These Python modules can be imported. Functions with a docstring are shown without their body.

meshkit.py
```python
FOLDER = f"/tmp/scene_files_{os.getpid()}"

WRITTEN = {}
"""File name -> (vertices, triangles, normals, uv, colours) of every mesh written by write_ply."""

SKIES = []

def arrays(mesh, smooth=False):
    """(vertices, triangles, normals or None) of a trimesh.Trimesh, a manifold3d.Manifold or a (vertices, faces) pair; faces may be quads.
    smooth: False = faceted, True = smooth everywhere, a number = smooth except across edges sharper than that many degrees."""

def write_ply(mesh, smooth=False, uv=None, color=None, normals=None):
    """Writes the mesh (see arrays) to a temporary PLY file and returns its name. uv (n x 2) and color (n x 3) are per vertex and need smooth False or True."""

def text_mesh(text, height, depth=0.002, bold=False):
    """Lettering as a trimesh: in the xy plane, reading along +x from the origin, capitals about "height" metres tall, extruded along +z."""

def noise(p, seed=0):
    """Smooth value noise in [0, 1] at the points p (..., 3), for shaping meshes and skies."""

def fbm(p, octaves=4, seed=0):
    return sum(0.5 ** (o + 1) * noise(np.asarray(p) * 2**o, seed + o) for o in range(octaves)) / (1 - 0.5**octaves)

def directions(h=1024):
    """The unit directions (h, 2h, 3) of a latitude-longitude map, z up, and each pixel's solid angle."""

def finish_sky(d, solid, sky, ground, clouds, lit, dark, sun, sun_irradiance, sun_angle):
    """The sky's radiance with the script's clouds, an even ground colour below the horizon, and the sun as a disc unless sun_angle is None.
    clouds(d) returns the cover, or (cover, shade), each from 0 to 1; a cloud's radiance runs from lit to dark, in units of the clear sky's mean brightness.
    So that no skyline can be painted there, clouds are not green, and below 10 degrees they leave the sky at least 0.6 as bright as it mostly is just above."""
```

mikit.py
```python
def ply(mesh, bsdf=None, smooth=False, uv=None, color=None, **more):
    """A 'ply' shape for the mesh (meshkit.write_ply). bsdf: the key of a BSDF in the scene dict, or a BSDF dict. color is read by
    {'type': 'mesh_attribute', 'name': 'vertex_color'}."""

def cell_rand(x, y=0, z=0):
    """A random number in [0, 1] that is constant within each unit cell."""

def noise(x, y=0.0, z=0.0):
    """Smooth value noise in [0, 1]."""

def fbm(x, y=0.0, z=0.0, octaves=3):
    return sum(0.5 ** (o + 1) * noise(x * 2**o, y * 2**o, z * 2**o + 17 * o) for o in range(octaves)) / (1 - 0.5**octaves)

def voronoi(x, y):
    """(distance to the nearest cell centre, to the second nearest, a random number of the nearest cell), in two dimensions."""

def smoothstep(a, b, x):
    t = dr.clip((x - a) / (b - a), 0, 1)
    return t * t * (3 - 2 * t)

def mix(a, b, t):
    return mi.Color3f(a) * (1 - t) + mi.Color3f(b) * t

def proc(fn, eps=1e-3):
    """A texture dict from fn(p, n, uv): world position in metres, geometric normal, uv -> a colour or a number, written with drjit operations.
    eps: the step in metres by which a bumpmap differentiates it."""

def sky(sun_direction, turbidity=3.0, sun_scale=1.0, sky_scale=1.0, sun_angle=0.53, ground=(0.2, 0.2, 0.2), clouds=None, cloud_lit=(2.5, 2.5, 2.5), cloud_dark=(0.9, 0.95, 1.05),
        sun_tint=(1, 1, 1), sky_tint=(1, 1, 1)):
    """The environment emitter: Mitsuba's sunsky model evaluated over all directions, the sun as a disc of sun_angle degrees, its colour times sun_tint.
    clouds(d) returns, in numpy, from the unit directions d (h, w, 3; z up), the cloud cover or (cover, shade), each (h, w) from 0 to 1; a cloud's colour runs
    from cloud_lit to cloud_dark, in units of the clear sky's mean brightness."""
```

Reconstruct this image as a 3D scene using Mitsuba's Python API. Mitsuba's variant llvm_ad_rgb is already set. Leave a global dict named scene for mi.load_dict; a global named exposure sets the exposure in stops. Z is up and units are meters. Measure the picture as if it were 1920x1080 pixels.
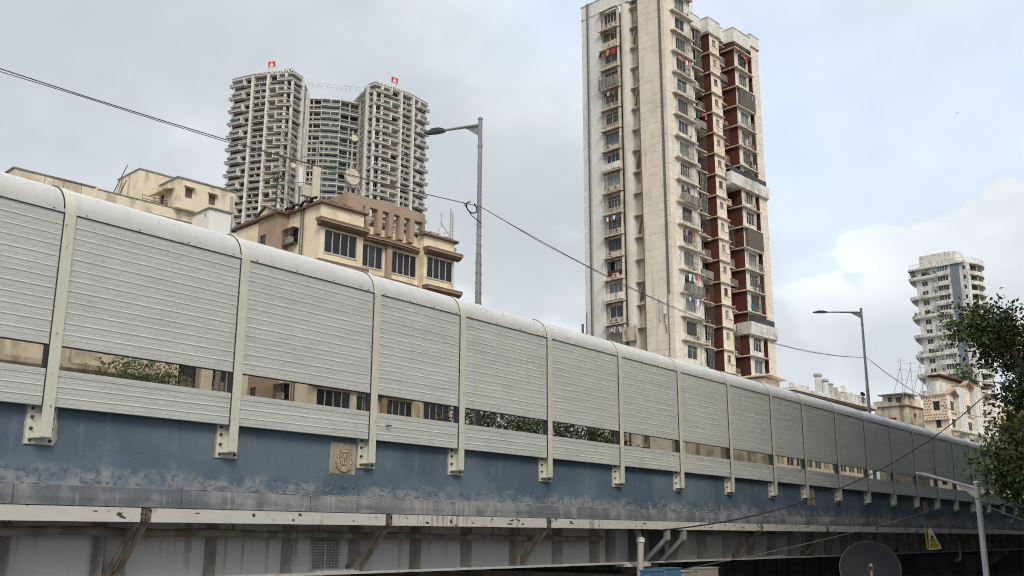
import math, random
import numpy as np, trimesh, drjit as dr, mitsuba as mi, mikit, meshkit
from mikit import noise, fbm, smoothstep, mix
from shapely.geometry import Polygon, LineString, Point, box as sbox
from shapely import affinity
T = mi.ScalarTransform4f
rng = np.random.default_rng(11)
random.seed(11)
scene, labels = {}, {}

# ------------------------------------------------------------------ camera, sky, exposure
YAW, PITCH, ROLL, FOC = math.radians(38.217), math.radians(13.907), math.radians(0.2214), 1872.4
EYE = np.array([0.0, 0.0, 6.0])
fwd = np.array([math.cos(PITCH) * math.cos(YAW), math.cos(PITCH) * math.sin(YAW), math.sin(PITCH)])
rgt = np.array([math.sin(YAW), -math.cos(YAW), 0.0])
upv = np.cross(rgt, fwd)
rgt, upv = math.cos(ROLL) * rgt + math.sin(ROLL) * upv, math.cos(ROLL) * upv - math.sin(ROLL) * rgt
scene['camera'] = {'type': 'perspective', 'fov': math.degrees(2 * math.atan(960 / FOC)), 'fov_axis': 'x', 'near_clip': 0.1, 'far_clip': 6000.0,
                   'to_world': T().look_at(origin=EYE.tolist(), target=(EYE + fwd).tolist(), up=upv.tolist())}
exposure = 2.7


def clouds(d):
    """Broken grey overcast: a high mottled veil, with brighter heaped clouds low over the town."""
    el, az = np.arcsin(np.clip(d[..., 2], -1, 1)), np.arctan2(d[..., 1], d[..., 0])
    q = d / (0.35 + np.abs(d[..., 2:3]))
    big = meshkit.fbm(q * 1.05 + [3.1, 7.7, 1.2], 4, 5)
    mid = meshkit.fbm(q * 3.0 + [1.4, 0.3, 2.0], 5, 9)
    heap = meshkit.fbm(d * [6.0, 6.0, 12.0] + [2.3, 4.4, 0.0], 6, 21)
    fine = meshkit.fbm(d * 26.0, 4, 33)
    def bank(a, w, top):
        return np.exp(-((az - math.radians(a)) / math.radians(w)) ** 4) * np.clip((math.radians(top) - el) / math.radians(5), 0, 1)
    banks = np.maximum(bank(15, 9, 25), 0.85 * bank(38, 6, 19))
    cum = np.clip((heap - 0.80 + 0.42 * banks + 0.16 * (fine - 0.5)) * 11.0, 0, 1)
    low = np.clip((el - math.radians(6)) / math.radians(14), 0, 1)
    shade = 0.5 + 0.5 * np.tanh((0.35 + low * (-0.35 + 0.12 + (big - 0.5) * 5.0 + (mid - 0.5) * 3.6 + (fine - 0.5) * 0.9)) * 1.0)
    cover = np.clip(0.84 + (big - 0.45) * 1.5 + (mid - 0.5) * 0.9, 0.58, 1)
    soft = np.clip(0.32 + (mid - 0.45) * 1.1 + (heap - 0.5) * 0.9, 0.05, 0.8)
    return np.maximum(cover, cum), shade * (1 - cum) + soft * cum


scene["sky"] = mikit.sky((-0.46, -0.59, 0.68), turbidity=4.0, sun_scale=0.30, sky_scale=1.0, sun_angle=24, clouds=clouds,
                         sun_tint=(0.92, 0.99, 1.09), cloud_lit=(1.68, 1.77, 1.82), cloud_dark=(0.90, 0.975, 1.05), ground=(0.16, 0.15, 0.14))


# ------------------------------------------------------------------ materials
def mat(name, color, rough=0.7, spec=0.3, metallic=0.0):
    c = mikit.proc(color) if callable(color) else {'type': 'rgb', 'value': list(color)}
    scene['mat_' + name] = {'type': 'twosided', 'bsdf': {'type': 'principled', 'base_color': c, 'roughness': rough, 'specular': spec, 'metallic': metallic}}


def streaky(base, dirt, amount=0.5, sx=2.2, grain=0.12):
    """Painted plaster: mottling, rain streaks with ragged edges and a fine grain."""
    def fn(p, n, uv):
        st = noise(p.x * sx + p.y * sx, p.y * sx * 0.6, p.z * 0.22)
        br = fbm(p.x * 1.3, p.y * 1.3, p.z * 1.1, 3)
        m = smoothstep(0.50, 0.80, st * 0.6 + br * 0.55) * amount
        g = 1 - grain + 2 * grain * noise(p.x * 23, p.y * 23, p.z * 23)
        return mix(base, dirt, m) * g
    return fn


def blue_paint(p, n, uv):
    """Blue paint on concrete: sun-bleached cloudy patches, and lime bloom and flaking where water sits above the cornice joint."""
    f1 = fbm(p.x * 1.1, p.z * 1.4, 3.0, 4)
    f2 = fbm(p.x * 5.5, p.z * 9.5, 8.0, 5)
    f3 = fbm(p.x * 17.0, p.z * 26.0, 5.0, 4)
    vs = noise(p.x * 9.0, p.z * 0.7, 4.0)
    c = mix((0.082, 0.121, 0.174), (0.122, 0.168, 0.226), smoothstep(0.3, 0.7, f1))
    c = mix(c, (0.165, 0.205, 0.255), smoothstep(0.62, 0.95, vs * 0.6 + f2 * 0.5) * 0.5)
    band = smoothstep(0.36, 0.0, p.z - 6.53)
    bl = smoothstep(0.46, 0.86, f2 * 0.60 + f3 * 0.10 + f1 * 0.26 + band * 0.24 - 0.06)
    c = mix(c, (0.27, 0.295, 0.33), bl * smoothstep(0.05, 0.5, band) * 0.9)
    fl = smoothstep(0.60, 0.66, f3 * 0.80 + f2 * 0.06 + band * 0.08)
    c = mix(c, (0.035, 0.045, 0.06), smoothstep(0.63, 0.68, fbm(p.x * 21.0, p.z * 30.0, 7.0, 3)) * smoothstep(0.2, 0.7, band) * 0.5)
    c = mix(c, (0.25, 0.245, 0.235), fl * smoothstep(0.35, 0.85, band) * 0.7)
    return c * (0.93 + 0.14 * noise(p.x * 60, p.z * 60, 1.0))


def cornice_paint(p, n, uv):
    f = fbm(p.x * 2.1, p.z * 5.0, 1.0, 4)
    st = noise(p.x * 38.0, p.z * 2.2, 6.0)
    st2 = noise(p.x * 7.0, p.z * 0.9, 2.0)
    c = mix((0.120, 0.138, 0.160), (0.235, 0.245, 0.260), smoothstep(0.35, 0.7, f * 0.7 + st2 * 0.35))
    c = mix(c, (0.38, 0.38, 0.37), smoothstep(0.70, 0.92, st * 0.65 + f * 0.45) * 0.55)
    return c * (0.9 + 0.2 * noise(p.x * 50, p.z * 50, 1.0))


def ledge_paint(p, n, uv):
    f = fbm(p.x * 3.0, p.z * 9.0, 1.0, 4)
    st = noise(p.x * 30.0, p.z * 1.5, 6.0)
    c = mix((0.46, 0.46, 0.46), (0.56, 0.555, 0.55), f)
    c = mix(c, (0.27, 0.235, 0.20), smoothstep(0.66, 0.85, st * 0.55 + fbm(p.x * 1.7, p.z * 6, 3.0, 3) * 0.55) * 0.7)
    c = mix(c, (0.06, 0.055, 0.05), smoothstep(0.735, 0.76, fbm(p.x * 9.0, p.z * 16.0, 5.0, 3)))
    return c


def girder_paint(p, n, uv):
    f = fbm(p.x * 1.6, p.z * 2.4, p.y, 4)
    st = noise(p.x * 14.0, p.z * 0.8, 6.0)
    c = mix((0.55, 0.55, 0.56), (0.62, 0.62, 0.63), f)
    c = mix(c, (0.22, 0.185, 0.16), smoothstep(0.62, 0.85, st * 0.6 + f * 0.45) * 0.55)
    return c


def rusty(p, n, uv):
    f = fbm(p.x * 6, p.y * 6, p.z * 4, 4)
    return mix((0.20, 0.16, 0.125), (0.31, 0.27, 0.23), smoothstep(0.35, 0.65, f))


def perforated(p, n, uv):
    """Perforated aluminium sheet: rows of punched holes (the dark absorber shows through), thin lime and dust blotches in the pores."""
    a, b = p.x / 0.0150, p.z / 0.0130
    row = dr.floor(b)
    ax = a + 0.5 * (row - 2 * dr.floor(row / 2))
    fx, fz = ax - dr.floor(ax) - 0.5, b - row - 0.5
    hole = smoothstep(0.37, 0.29, dr.sqrt(fx * fx * 1.15 + fz * fz))
    hole = dr.select(dr.abs(n.y) > 0.985, hole, 0.0)
    blot = fbm(p.x * 2.2, p.z * 5.0, 3.0, 4)
    sheet = mikit.cell_rand((p.x - 5.51) / 2.474, (p.z - 7.373) / 0.1258, 4.0)
    c = mix((0.55, 0.595, 0.59), (0.62, 0.65, 0.64), blot) * (0.95 + 0.08 * sheet)
    grime = smoothstep(0.60, 0.85, noise(p.x * 7.0, p.z * 0.9, 5.0) * 0.6 + fbm(p.x * 3.0, p.z * 6.0, 9.0, 3) * 0.5)
    c = mix(c, (0.33, 0.33, 0.295), grime * 0.13)
    inner = mix((0.21, 0.235, 0.23), (0.27, 0.295, 0.285), smoothstep(0.4, 0.65, fbm(p.x * 5.0, p.z * 7.0, 1.0, 3)))
    return mix(c, inner, hole)


def cap_sheet(p, n, uv):
    f = fbm(p.x * 1.7, p.y * 3 + p.z * 4, 2.0, 4)
    c = mix((0.47, 0.49, 0.49), (0.535, 0.545, 0.55), f)
    c = mix(c, (0.34, 0.34, 0.315), smoothstep(0.55, 0.85, noise(p.x * 11.0, (p.z - p.y) * 1.2, 3.0) * 0.6 + f * 0.5) * 0.14)
    return mix(c, (0.26, 0.26, 0.23), smoothstep(0.72, 0.82, fbm(p.x * 9, p.z * 5 + p.y * 5, 6.0, 4)) * 0.4)


def post_paint(p, n, uv):
    f = fbm(p.x * 5, p.y * 5, p.z * 2.0, 4)
    c = mix((0.52, 0.535, 0.47), (0.58, 0.59, 0.525), f)
    return mix(c, (0.20, 0.16, 0.12), smoothstep(0.755, 0.79, fbm(p.x * 26, p.y * 26, p.z * 11, 3)) * 0.7)


def tile_wall(base, joint, hz):
    """Far-off stone cladding: courses and staggered short joints only a pixel wide in the picture, every slab its own tone."""
    def fn(p, n, uv):
        s = p.x * 0.9945 - p.y * 0.1045
        t = p.x * 0.1045 + p.y * 0.9945
        a = dr.select(dr.abs(n.x) > dr.abs(n.y), t, s) / 0.85
        b = p.z / hz
        row = dr.floor(b)
        col = dr.floor(a + 0.37 * row)
        tone = mikit.cell_rand(col, row, 3.0)
        c = mi.Color3f(base) * (0.95 + 0.09 * tone) * (0.93 + 0.12 * noise(p.x * 0.8, p.y * 0.8, p.z * 0.5))
        fb = b - row
        open_ = smoothstep(0.45, 0.7, mikit.cell_rand(col, row, 9.0))
        j = smoothstep(0.10, 0.03, fb) * (0.25 + 0.75 * open_)
        st = smoothstep(0.66, 0.86, noise(p.x * 2.1, p.y * 2.1, p.z * 0.16)) * 0.22
        return mix(mix(c, joint, j * 0.75), (0.25, 0.22, 0.18), st)
    return fn


def leafy(a, b):
    def fn(p, n, uv):
        return mix(a, b, noise(p.x * 3.1, p.y * 3.1, p.z * 3.1)) * (0.75 + 0.5 * noise(p.x * 17, p.y * 17, p.z * 17))
    return fn


mat('perforated', perforated, 0.45, 0.4)
mat('panel_rib', (0.60, 0.62, 0.60), 0.4, 0.4)
mat('panel_frame', (0.47, 0.49, 0.485), 0.45, 0.4)
mat('cap', cap_sheet, 0.32, 0.5)
mat('post', post_paint, 0.5, 0.4)
mat('gasket', (0.035, 0.038, 0.038), 0.6)
mat('grout', streaky((0.36, 0.34, 0.29), (0.20, 0.19, 0.17), 0.8, 9.0), 0.9)
mat('blue', blue_paint, 0.55, 0.35)
mat('cornice', cornice_paint, 0.6, 0.3)
mat('ledge', ledge_paint, 0.5, 0.4)
mat('girder', girder_paint, 0.55, 0.35)
mat('rusty', rusty, 0.8, 0.2)
mat('girder_dirt_shade', streaky((0.31, 0.29, 0.27), (0.20, 0.175, 0.155), 0.8, 6.0), 0.6, 0.3)  # dirt plus shade put into the colour, for stiffeners and bolts
mat('bolt', (0.075, 0.07, 0.062), 0.55)
mat('concrete', streaky((0.30, 0.285, 0.26), (0.17, 0.16, 0.145), 0.7), 0.85, 0.2)
mat('asphalt', streaky((0.082, 0.080, 0.077), (0.105, 0.10, 0.092), 0.6, 1.1), 0.9, 0.2)
mat('earth', streaky((0.17, 0.145, 0.115), (0.11, 0.10, 0.075), 0.8, 0.4), 0.95, 0.1)
mat('plaque', streaky((0.36, 0.33, 0.28), (0.24, 0.20, 0.16), 0.8, 14.0), 0.85, 0.2)
mat('relief', (0.225, 0.165, 0.105), 0.8, 0.2)
mat('relief_raised', (0.44, 0.40, 0.31), 0.8, 0.2)
mat('galvanised', streaky((0.235, 0.245, 0.25), (0.165, 0.17, 0.17), 0.7, 7.0), 0.5, 0.5)
mat('lamp_head', (0.055, 0.058, 0.062), 0.45)
mat('black_cable', (0.02, 0.02, 0.021), 0.6)
mat('grey_cable', (0.11, 0.11, 0.11), 0.6)
mat('pale_cable', (0.34, 0.33, 0.31), 0.6)
mat('white', (0.70, 0.70, 0.69), 0.6)
mat('off_white', streaky((0.63, 0.63, 0.61), (0.33, 0.31, 0.28), 0.7, 1.6), 0.75, 0.25)
mat('cream', streaky((0.76, 0.675, 0.505), (0.50, 0.42, 0.31), 0.5, 1.5), 0.8, 0.2)
mat('weathered', streaky((0.68, 0.61, 0.485), (0.30, 0.255, 0.19), 0.55, 1.9), 0.85, 0.2)
mat('pink_brown', streaky((0.37, 0.275, 0.21), (0.26, 0.19, 0.145), 0.5, 1.2), 0.8, 0.2)
mat('band_brown', streaky((0.205, 0.145, 0.112), (0.13, 0.095, 0.075), 0.7, 2.0), 0.8, 0.2)
mat('band_pink', (0.42, 0.30, 0.215), 0.8)
mat('tower_cream', streaky((0.745, 0.655, 0.545), (0.50, 0.42, 0.33), 0.45, 1.8), 0.8, 0.2)
mat('red_brown', streaky((0.100, 0.038, 0.031), (0.078, 0.033, 0.028), 0.7, 0.9), 0.85, 0.15)
mat('tile', tile_wall((0.70, 0.635, 0.545), (0.34, 0.29, 0.22), 1.03), 0.7, 0.3)
mat('plain_wall', streaky((0.66, 0.665, 0.65), (0.56, 0.56, 0.54), 0.8, 0.8, 0.04), 0.8, 0.2)
mat('round_wall', streaky((0.62, 0.605, 0.565), (0.46, 0.43, 0.37), 0.6, 1.3, 0.05), 0.8, 0.2)
mat('stained', streaky((0.52, 0.47, 0.39), (0.23, 0.185, 0.14), 0.9, 1.9), 0.85, 0.2)
mat('white_stained', streaky((0.68, 0.665, 0.62), (0.30, 0.27, 0.23), 0.7, 3.1), 0.85, 0.2)
mat('canopy', streaky((0.62, 0.555, 0.47), (0.30, 0.24, 0.18), 0.65, 3.0), 0.85, 0.2)
mat('tower_white', streaky((0.63, 0.625, 0.60), (0.50, 0.49, 0.46), 0.7, 0.5, 0.04), 0.75, 0.25)
mat('tower_grey', (0.27, 0.265, 0.255), 0.8)
mat('tower_tan', (0.36, 0.315, 0.27), 0.8)
mat('dark_grey', (0.105, 0.11, 0.115), 0.6)
mat('slate_blue', (0.17, 0.20, 0.25), 0.7)
mat('glass_dark', (0.022, 0.026, 0.03), 0.09, 0.5)
mat('glass_blue', (0.075, 0.105, 0.135), 0.08, 0.6)
mat('glass_green', (0.10, 0.14, 0.14), 0.15, 0.5)
mat('rail_glass', (0.22, 0.235, 0.235), 0.2, 0.5)
mat('rail_blue', (0.17, 0.215, 0.25), 0.2, 0.5)
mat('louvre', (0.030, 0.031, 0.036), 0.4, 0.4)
mat('frame_white', (0.55, 0.53, 0.48), 0.6)
mat('grille', (0.16, 0.14, 0.12), 0.7)
mat('sheet_grey', streaky((0.25, 0.245, 0.23), (0.13, 0.115, 0.10), 0.8, 4.0), 0.6, 0.3)
mat('curtain', (0.20, 0.26, 0.25), 0.9)
mat('net_green', (0.02, 0.06, 0.045), 0.9)
mat('ac_white', (0.50, 0.485, 0.44), 0.6)
mat('antenna', (0.50, 0.48, 0.40), 0.6)
mat('dish_cream', (0.55, 0.50, 0.41), 0.6)
mat('mesh_dark', (0.016, 0.018, 0.022), 0.6, 0.05)
mat('lamp_pale', streaky((0.62, 0.62, 0.61), (0.45, 0.445, 0.43), 0.6, 7.0), 0.5, 0.4)
mat('mast', (0.36, 0.35, 0.33), 0.6)
mat('mast_dark', (0.13, 0.115, 0.10), 0.7)
mat('tarp', (0.03, 0.03, 0.03), 0.7)
mat('sign_red', (0.55, 0.035, 0.075), 0.6)
mat('sign_yellow', (0.62, 0.50, 0.025), 0.6)
mat('sign_black', (0.02, 0.02, 0.02), 0.6)
mat('box_blue', streaky((0.055, 0.145, 0.27), (0.09, 0.16, 0.24), 0.6, 3.0), 0.45, 0.4)
mat('orange_red', (0.42, 0.13, 0.075), 0.8)
mat('pattern_red', (0.36, 0.19, 0.13), 0.8)
mat('bark', streaky((0.12, 0.095, 0.07), (0.06, 0.05, 0.04), 0.8, 5.0), 0.95, 0.1)
for name, c in dict(red=(0.45, 0.06, 0.05), pink=(0.60, 0.24, 0.30), white=(0.68, 0.68, 0.70), blue=(0.07, 0.11, 0.30), teal=(0.02, 0.22, 0.22), violet=(0.33, 0.27, 0.36), dark=(0.03, 0.03, 0.045), orange=(0.65, 0.22, 0.06)).items():
    mat('cloth_' + name, c, 0.9, 0.1)
for name, a, b in (('dark', (0.026, 0.042, 0.015), (0.050, 0.074, 0.022)), ('mid', (0.052, 0.082, 0.022), (0.088, 0.115, 0.034)), ('brownish', (0.07, 0.06, 0.03), (0.10, 0.075, 0.035)), ('bright', (0.06, 0.085, 0.025), (0.10, 0.12, 0.04))):
    scene['mat_leaf_' + name] = {'type': 'twosided', 'bsdf': {'type': 'principled', 'base_color': mikit.proc(leafy(a, b)), 'roughness': 0.5, 'specular': 0.35}}
scene['mat_pane'] = {'type': 'thindielectric', 'int_ior': 1.5, 'specular_transmittance': {'type': 'rgb', 'value': [0.64, 0.635, 0.615]}}


# ------------------------------------------------------------------ helpers
class Frame:
    """Local axes: x along a facade (to the right), y into the building, z up."""
    def __init__(self, ox=0.0, oy=0.0, deg=0.0):
        self.o, a = np.array([ox, oy, 0.0]), math.radians(deg)
        self.u, self.v = np.array([math.cos(a), math.sin(a), 0]), np.array([-math.sin(a), math.cos(a), 0])

    def __call__(self, p):
        p = np.asarray(p, float)
        return self.o + p[..., :1] * self.u + p[..., 1:2] * self.v + p[..., 2:3] * np.array([0, 0, 1.0])


W = Frame()
CUBE_F = np.array([[0, 1, 3], [0, 3, 2], [4, 6, 7], [4, 7, 5], [0, 4, 5], [0, 5, 1], [2, 3, 7], [2, 7, 6], [0, 2, 6], [0, 6, 4], [1, 5, 7], [1, 7, 3]])


class MB:
    """Collects the pieces of one mesh."""
    def __init__(self, fr=W):
        self.fr, self.v, self.f, self.n = fr, [], [], 0

    def raw(self, v, f):
        v = np.asarray(v, float)
        self.v.append(self.fr(v)); self.f.append(np.asarray(f) + self.n); self.n += len(v)
        return self

    def box(self, x0, x1, y0, y1, z0, z1):
        x0, x1 = min(x0, x1), max(x0, x1); y0, y1 = min(y0, y1), max(y0, y1); z0, z1 = min(z0, z1), max(z0, z1)
        return self.raw([[x, y, z] for x in (x0, x1) for y in (y0, y1) for z in (z0, z1)], CUBE_F)

    def mesh(self, m):
        return self.raw(m.vertices, m.faces)

    def prism(self, poly, a0, a1, axis='z'):
        """A polygon (list of 2-D points or shapely) extruded along an axis: 'z': (x, y); 'x': (y, z); 'y': (x, z)."""
        poly = poly if hasattr(poly, 'exterior') else Polygon(poly)
        m = trimesh.creation.extrude_polygon(poly, a1 - a0, engine='earcut')
        v = np.array(m.vertices); v[:, 2] += a0
        f = np.array(m.faces)
        if axis == 'x':
            v = v[:, [2, 0, 1]]
        elif axis == 'y':
            v = v[:, [0, 2, 1]]; f = f[:, ::-1]
        return self.raw(v, f)

    def bar(self, p, q, w, h=None, up=(0, 0, 1)):
        """A rectangular bar from p to q, w wide and h high."""
        p, q, h = np.asarray(p, float), np.asarray(q, float), h or w
        d = (q - p) / np.linalg.norm(q - p)
        up = np.array(up, float) if abs(d @ np.array(up)) < 0.98 else np.array([1.0, 0, 0])
        s = np.cross(d, up); s /= np.linalg.norm(s); t = np.cross(s, d)
        return self.raw([c + a * s * w / 2 + b * t * h / 2 for c in (p, q) for a in (-1, 1) for b in (-1, 1)], CUBE_F)

    def tube(self, pts, r, n=6, cap=True):
        pts = np.asarray(pts, float); r = np.broadcast_to(r, len(pts))
        tan = np.gradient(pts, axis=0); tan /= np.linalg.norm(tan, axis=1, keepdims=True)
        ref = np.eye(3)[np.argmin(np.abs(tan).max(axis=0))]
        v = []
        for c, t, k in zip(pts, tan, r):
            s = np.cross(t, ref); s /= np.linalg.norm(s); b = np.cross(s, t)
            v += [c + k * (math.cos(a) * s + math.sin(a) * b) for a in np.arange(n) * 2 * math.pi / n]
        f = []
        for i in range(len(pts) - 1):
            for j in range(n):
                a, b, c, d = i * n + j, i * n + (j + 1) % n, (i + 1) * n + (j + 1) % n, (i + 1) * n + j
                f += [[a, c, b], [a, d, c]]
        if cap:
            m = (len(pts) - 1) * n
            f += [[0, j, j + 1] for j in range(1, n - 1)] + [[m, m + j + 1, m + j] for j in range(1, n - 1)]
        return self.raw(v, f)

    def cyl(self, p, q, r, n=10, r2=None):
        return self.tube([p, q], [r, r if r2 is None else r2], n)

    def wall(self, face, off, a0, a1, z0, z1, holes=(), t=0.2):
        """A wall with openings, cut up along them. face 'front': in the plane y = off, a along x; 'left': in the plane x = off, a along y. It goes t deep."""
        zs = sorted({z0, z1, *[h[2] for h in holes], *[h[3] for h in holes]})
        for lo, hi in zip(zs, zs[1:]):
            if lo < z0 - 1e-9 or hi > z1 + 1e-9:
                continue
            cuts = sorted((h[0], h[1]) for h in holes if h[2] < hi - 1e-6 and h[3] > lo + 1e-6)
            at = a0
            for c0, c1 in cuts + [(a1, a1)]:
                if c0 - at > 1e-6:
                    self.box(at, c0, off, off + t, lo, hi) if face == 'front' else self.box(off, off + t, at, c0, lo, hi)
                at = max(at, c1)
        return self


def key_for(base):
    if base not in scene and base not in labels:
        return base
    i = 1
    while f'{base}_{i:03d}' in scene or f'{base}_{i:03d}' in labels:
        i += 1
    return f'{base}_{i:03d}'


def put(base, m, material, smooth=False, label=None, **more):
    k = key_for(base)
    mesh = (np.vstack(m.v), np.vstack(m.f)) if isinstance(m, MB) else m
    scene[k] = mikit.ply(mesh, 'mat_' + material, smooth, **more)
    if label:
        labels[k] = {'label': label}
    return k


def put_copy(base, source, to_world):
    k = key_for(base)
    scene[k] = {**scene[source], 'to_world': to_world}
    return k


class Thing:
    def __init__(self, name, label, cat, group=None):
        self.key = key_for(name)
        labels[self.key] = {'label': label, 'category': cat}
        if group:
            labels[self.key]['group'] = group

    def part(self, name, m, material, smooth=False, label=None, stuff=False):
        k = put(f'{self.key}__{name}', m, material, smooth, label)
        if stuff:
            labels.setdefault(k, {})['kind'] = 'stuff'
        return k

    def sub(self, holder, name, m, material, smooth=False):
        return put(f'{holder}__{name}', m, material, smooth)


def whole(name, m, material, label, cat, group=None, smooth=False):
    k = put(name, m, material, smooth)
    labels[k] = {'label': label, 'category': cat}
    if group:
        labels[k]['group'] = group
    return k


def structure(name, m, material, label=None):
    k = put(name, m, material)
    labels[k] = {'kind': 'structure', **({'label': label} if label else {})}


def lathe(profile, n=20):
    """(r, z) profile turned about z."""
    pts = np.array(profile, float)
    a = np.arange(n) * 2 * math.pi / n
    v = np.array([[r * math.cos(t), r * math.sin(t), z] for r, z in pts for t in a])
    f = [[i * n + j, i * n + (j + 1) % n, (i + 1) * n + (j + 1) % n, (i + 1) * n + j] for i in range(len(pts) - 1) for j in range(n)]
    return trimesh.Trimesh(v, [t for q in f for t in ([q[0], q[1], q[2]], [q[0], q[2], q[3]])], process=False)


def aim(m, at, normal):
    """Turns a mesh's z axis to the normal and moves it."""
    M = trimesh.geometry.align_vectors([0, 0, 1], normal)
    M[:3, 3] = at
    m = m.copy(); m.apply_transform(M)
    return m


# ------------------------------------------------------------------ ground
structure('ground', MB().raw([[-3000, -3000, 0], [3000, -3000, 0], [3000, 3000, 0], [-3000, 3000, 0]], [[0, 1, 2], [0, 2, 3]]), 'earth', 'bare earth ground between the buildings')
structure('road', MB().raw([[-120, -9, 0.004], [200, -9, 0.004], [200, 30, 0.004], [-120, 30, 0.004]], [[0, 1, 2], [0, 2, 3]]), 'asphalt', 'asphalt street running below the flyover')
# ------------------------------------------------------------------ the flyover
XA, XB = -8.0, 84.0
STEP = 2.474
posts, t = [], -2.0
for i in range(-2, 30):
    posts.append((i, 5.51 + STEP * t))
    t += 0.811 if i == 2 else 0.848 if i == 8 else 1.0
via = Thing('road_flyover', 'long steel girder flyover with a weathered blue parapet above grey girders', 'flyover')
via.part('parapet', MB().box(XA, XB, 11.0, 11.25, 6.53, 7.62), 'blue', label='blue painted concrete parapet with flaking, limed lower edge')
via.part('deck', MB().box(XA, XB, 11.22, 19.6, 6.16, 6.50).box(XA, XB, 11.02, 11.22, 6.16, 6.52), 'concrete')
via.part('parapet', MB().box(XA, XB, 19.4, 19.6, 6.53, 7.45), 'concrete')
x, k = XA + 0.3, 0
joints = [XA, -5.05, -3.0, -0.95, 1.1, 3.2, 5.287, 7.366, 9.43, 11.458, 13.49, 15.517]
while joints[-1] < XB:
    joints.append(joints[-1] + 2.05)
for a, b in zip(joints, joints[1:]):
    dz, dy = rng.uniform(-0.006, 0.006), rng.uniform(-0.004, 0.004)
    via.part('cornice_panel', MB().prism([(11.015, 6.535 + dz), (10.985 + dy, 6.525 + dz), (10.966 + dy, 6.40), (10.972 + dy, 6.31), (11.015, 6.31)], a + 0.006, b - 0.006, 'x'), 'cornice')
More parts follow.
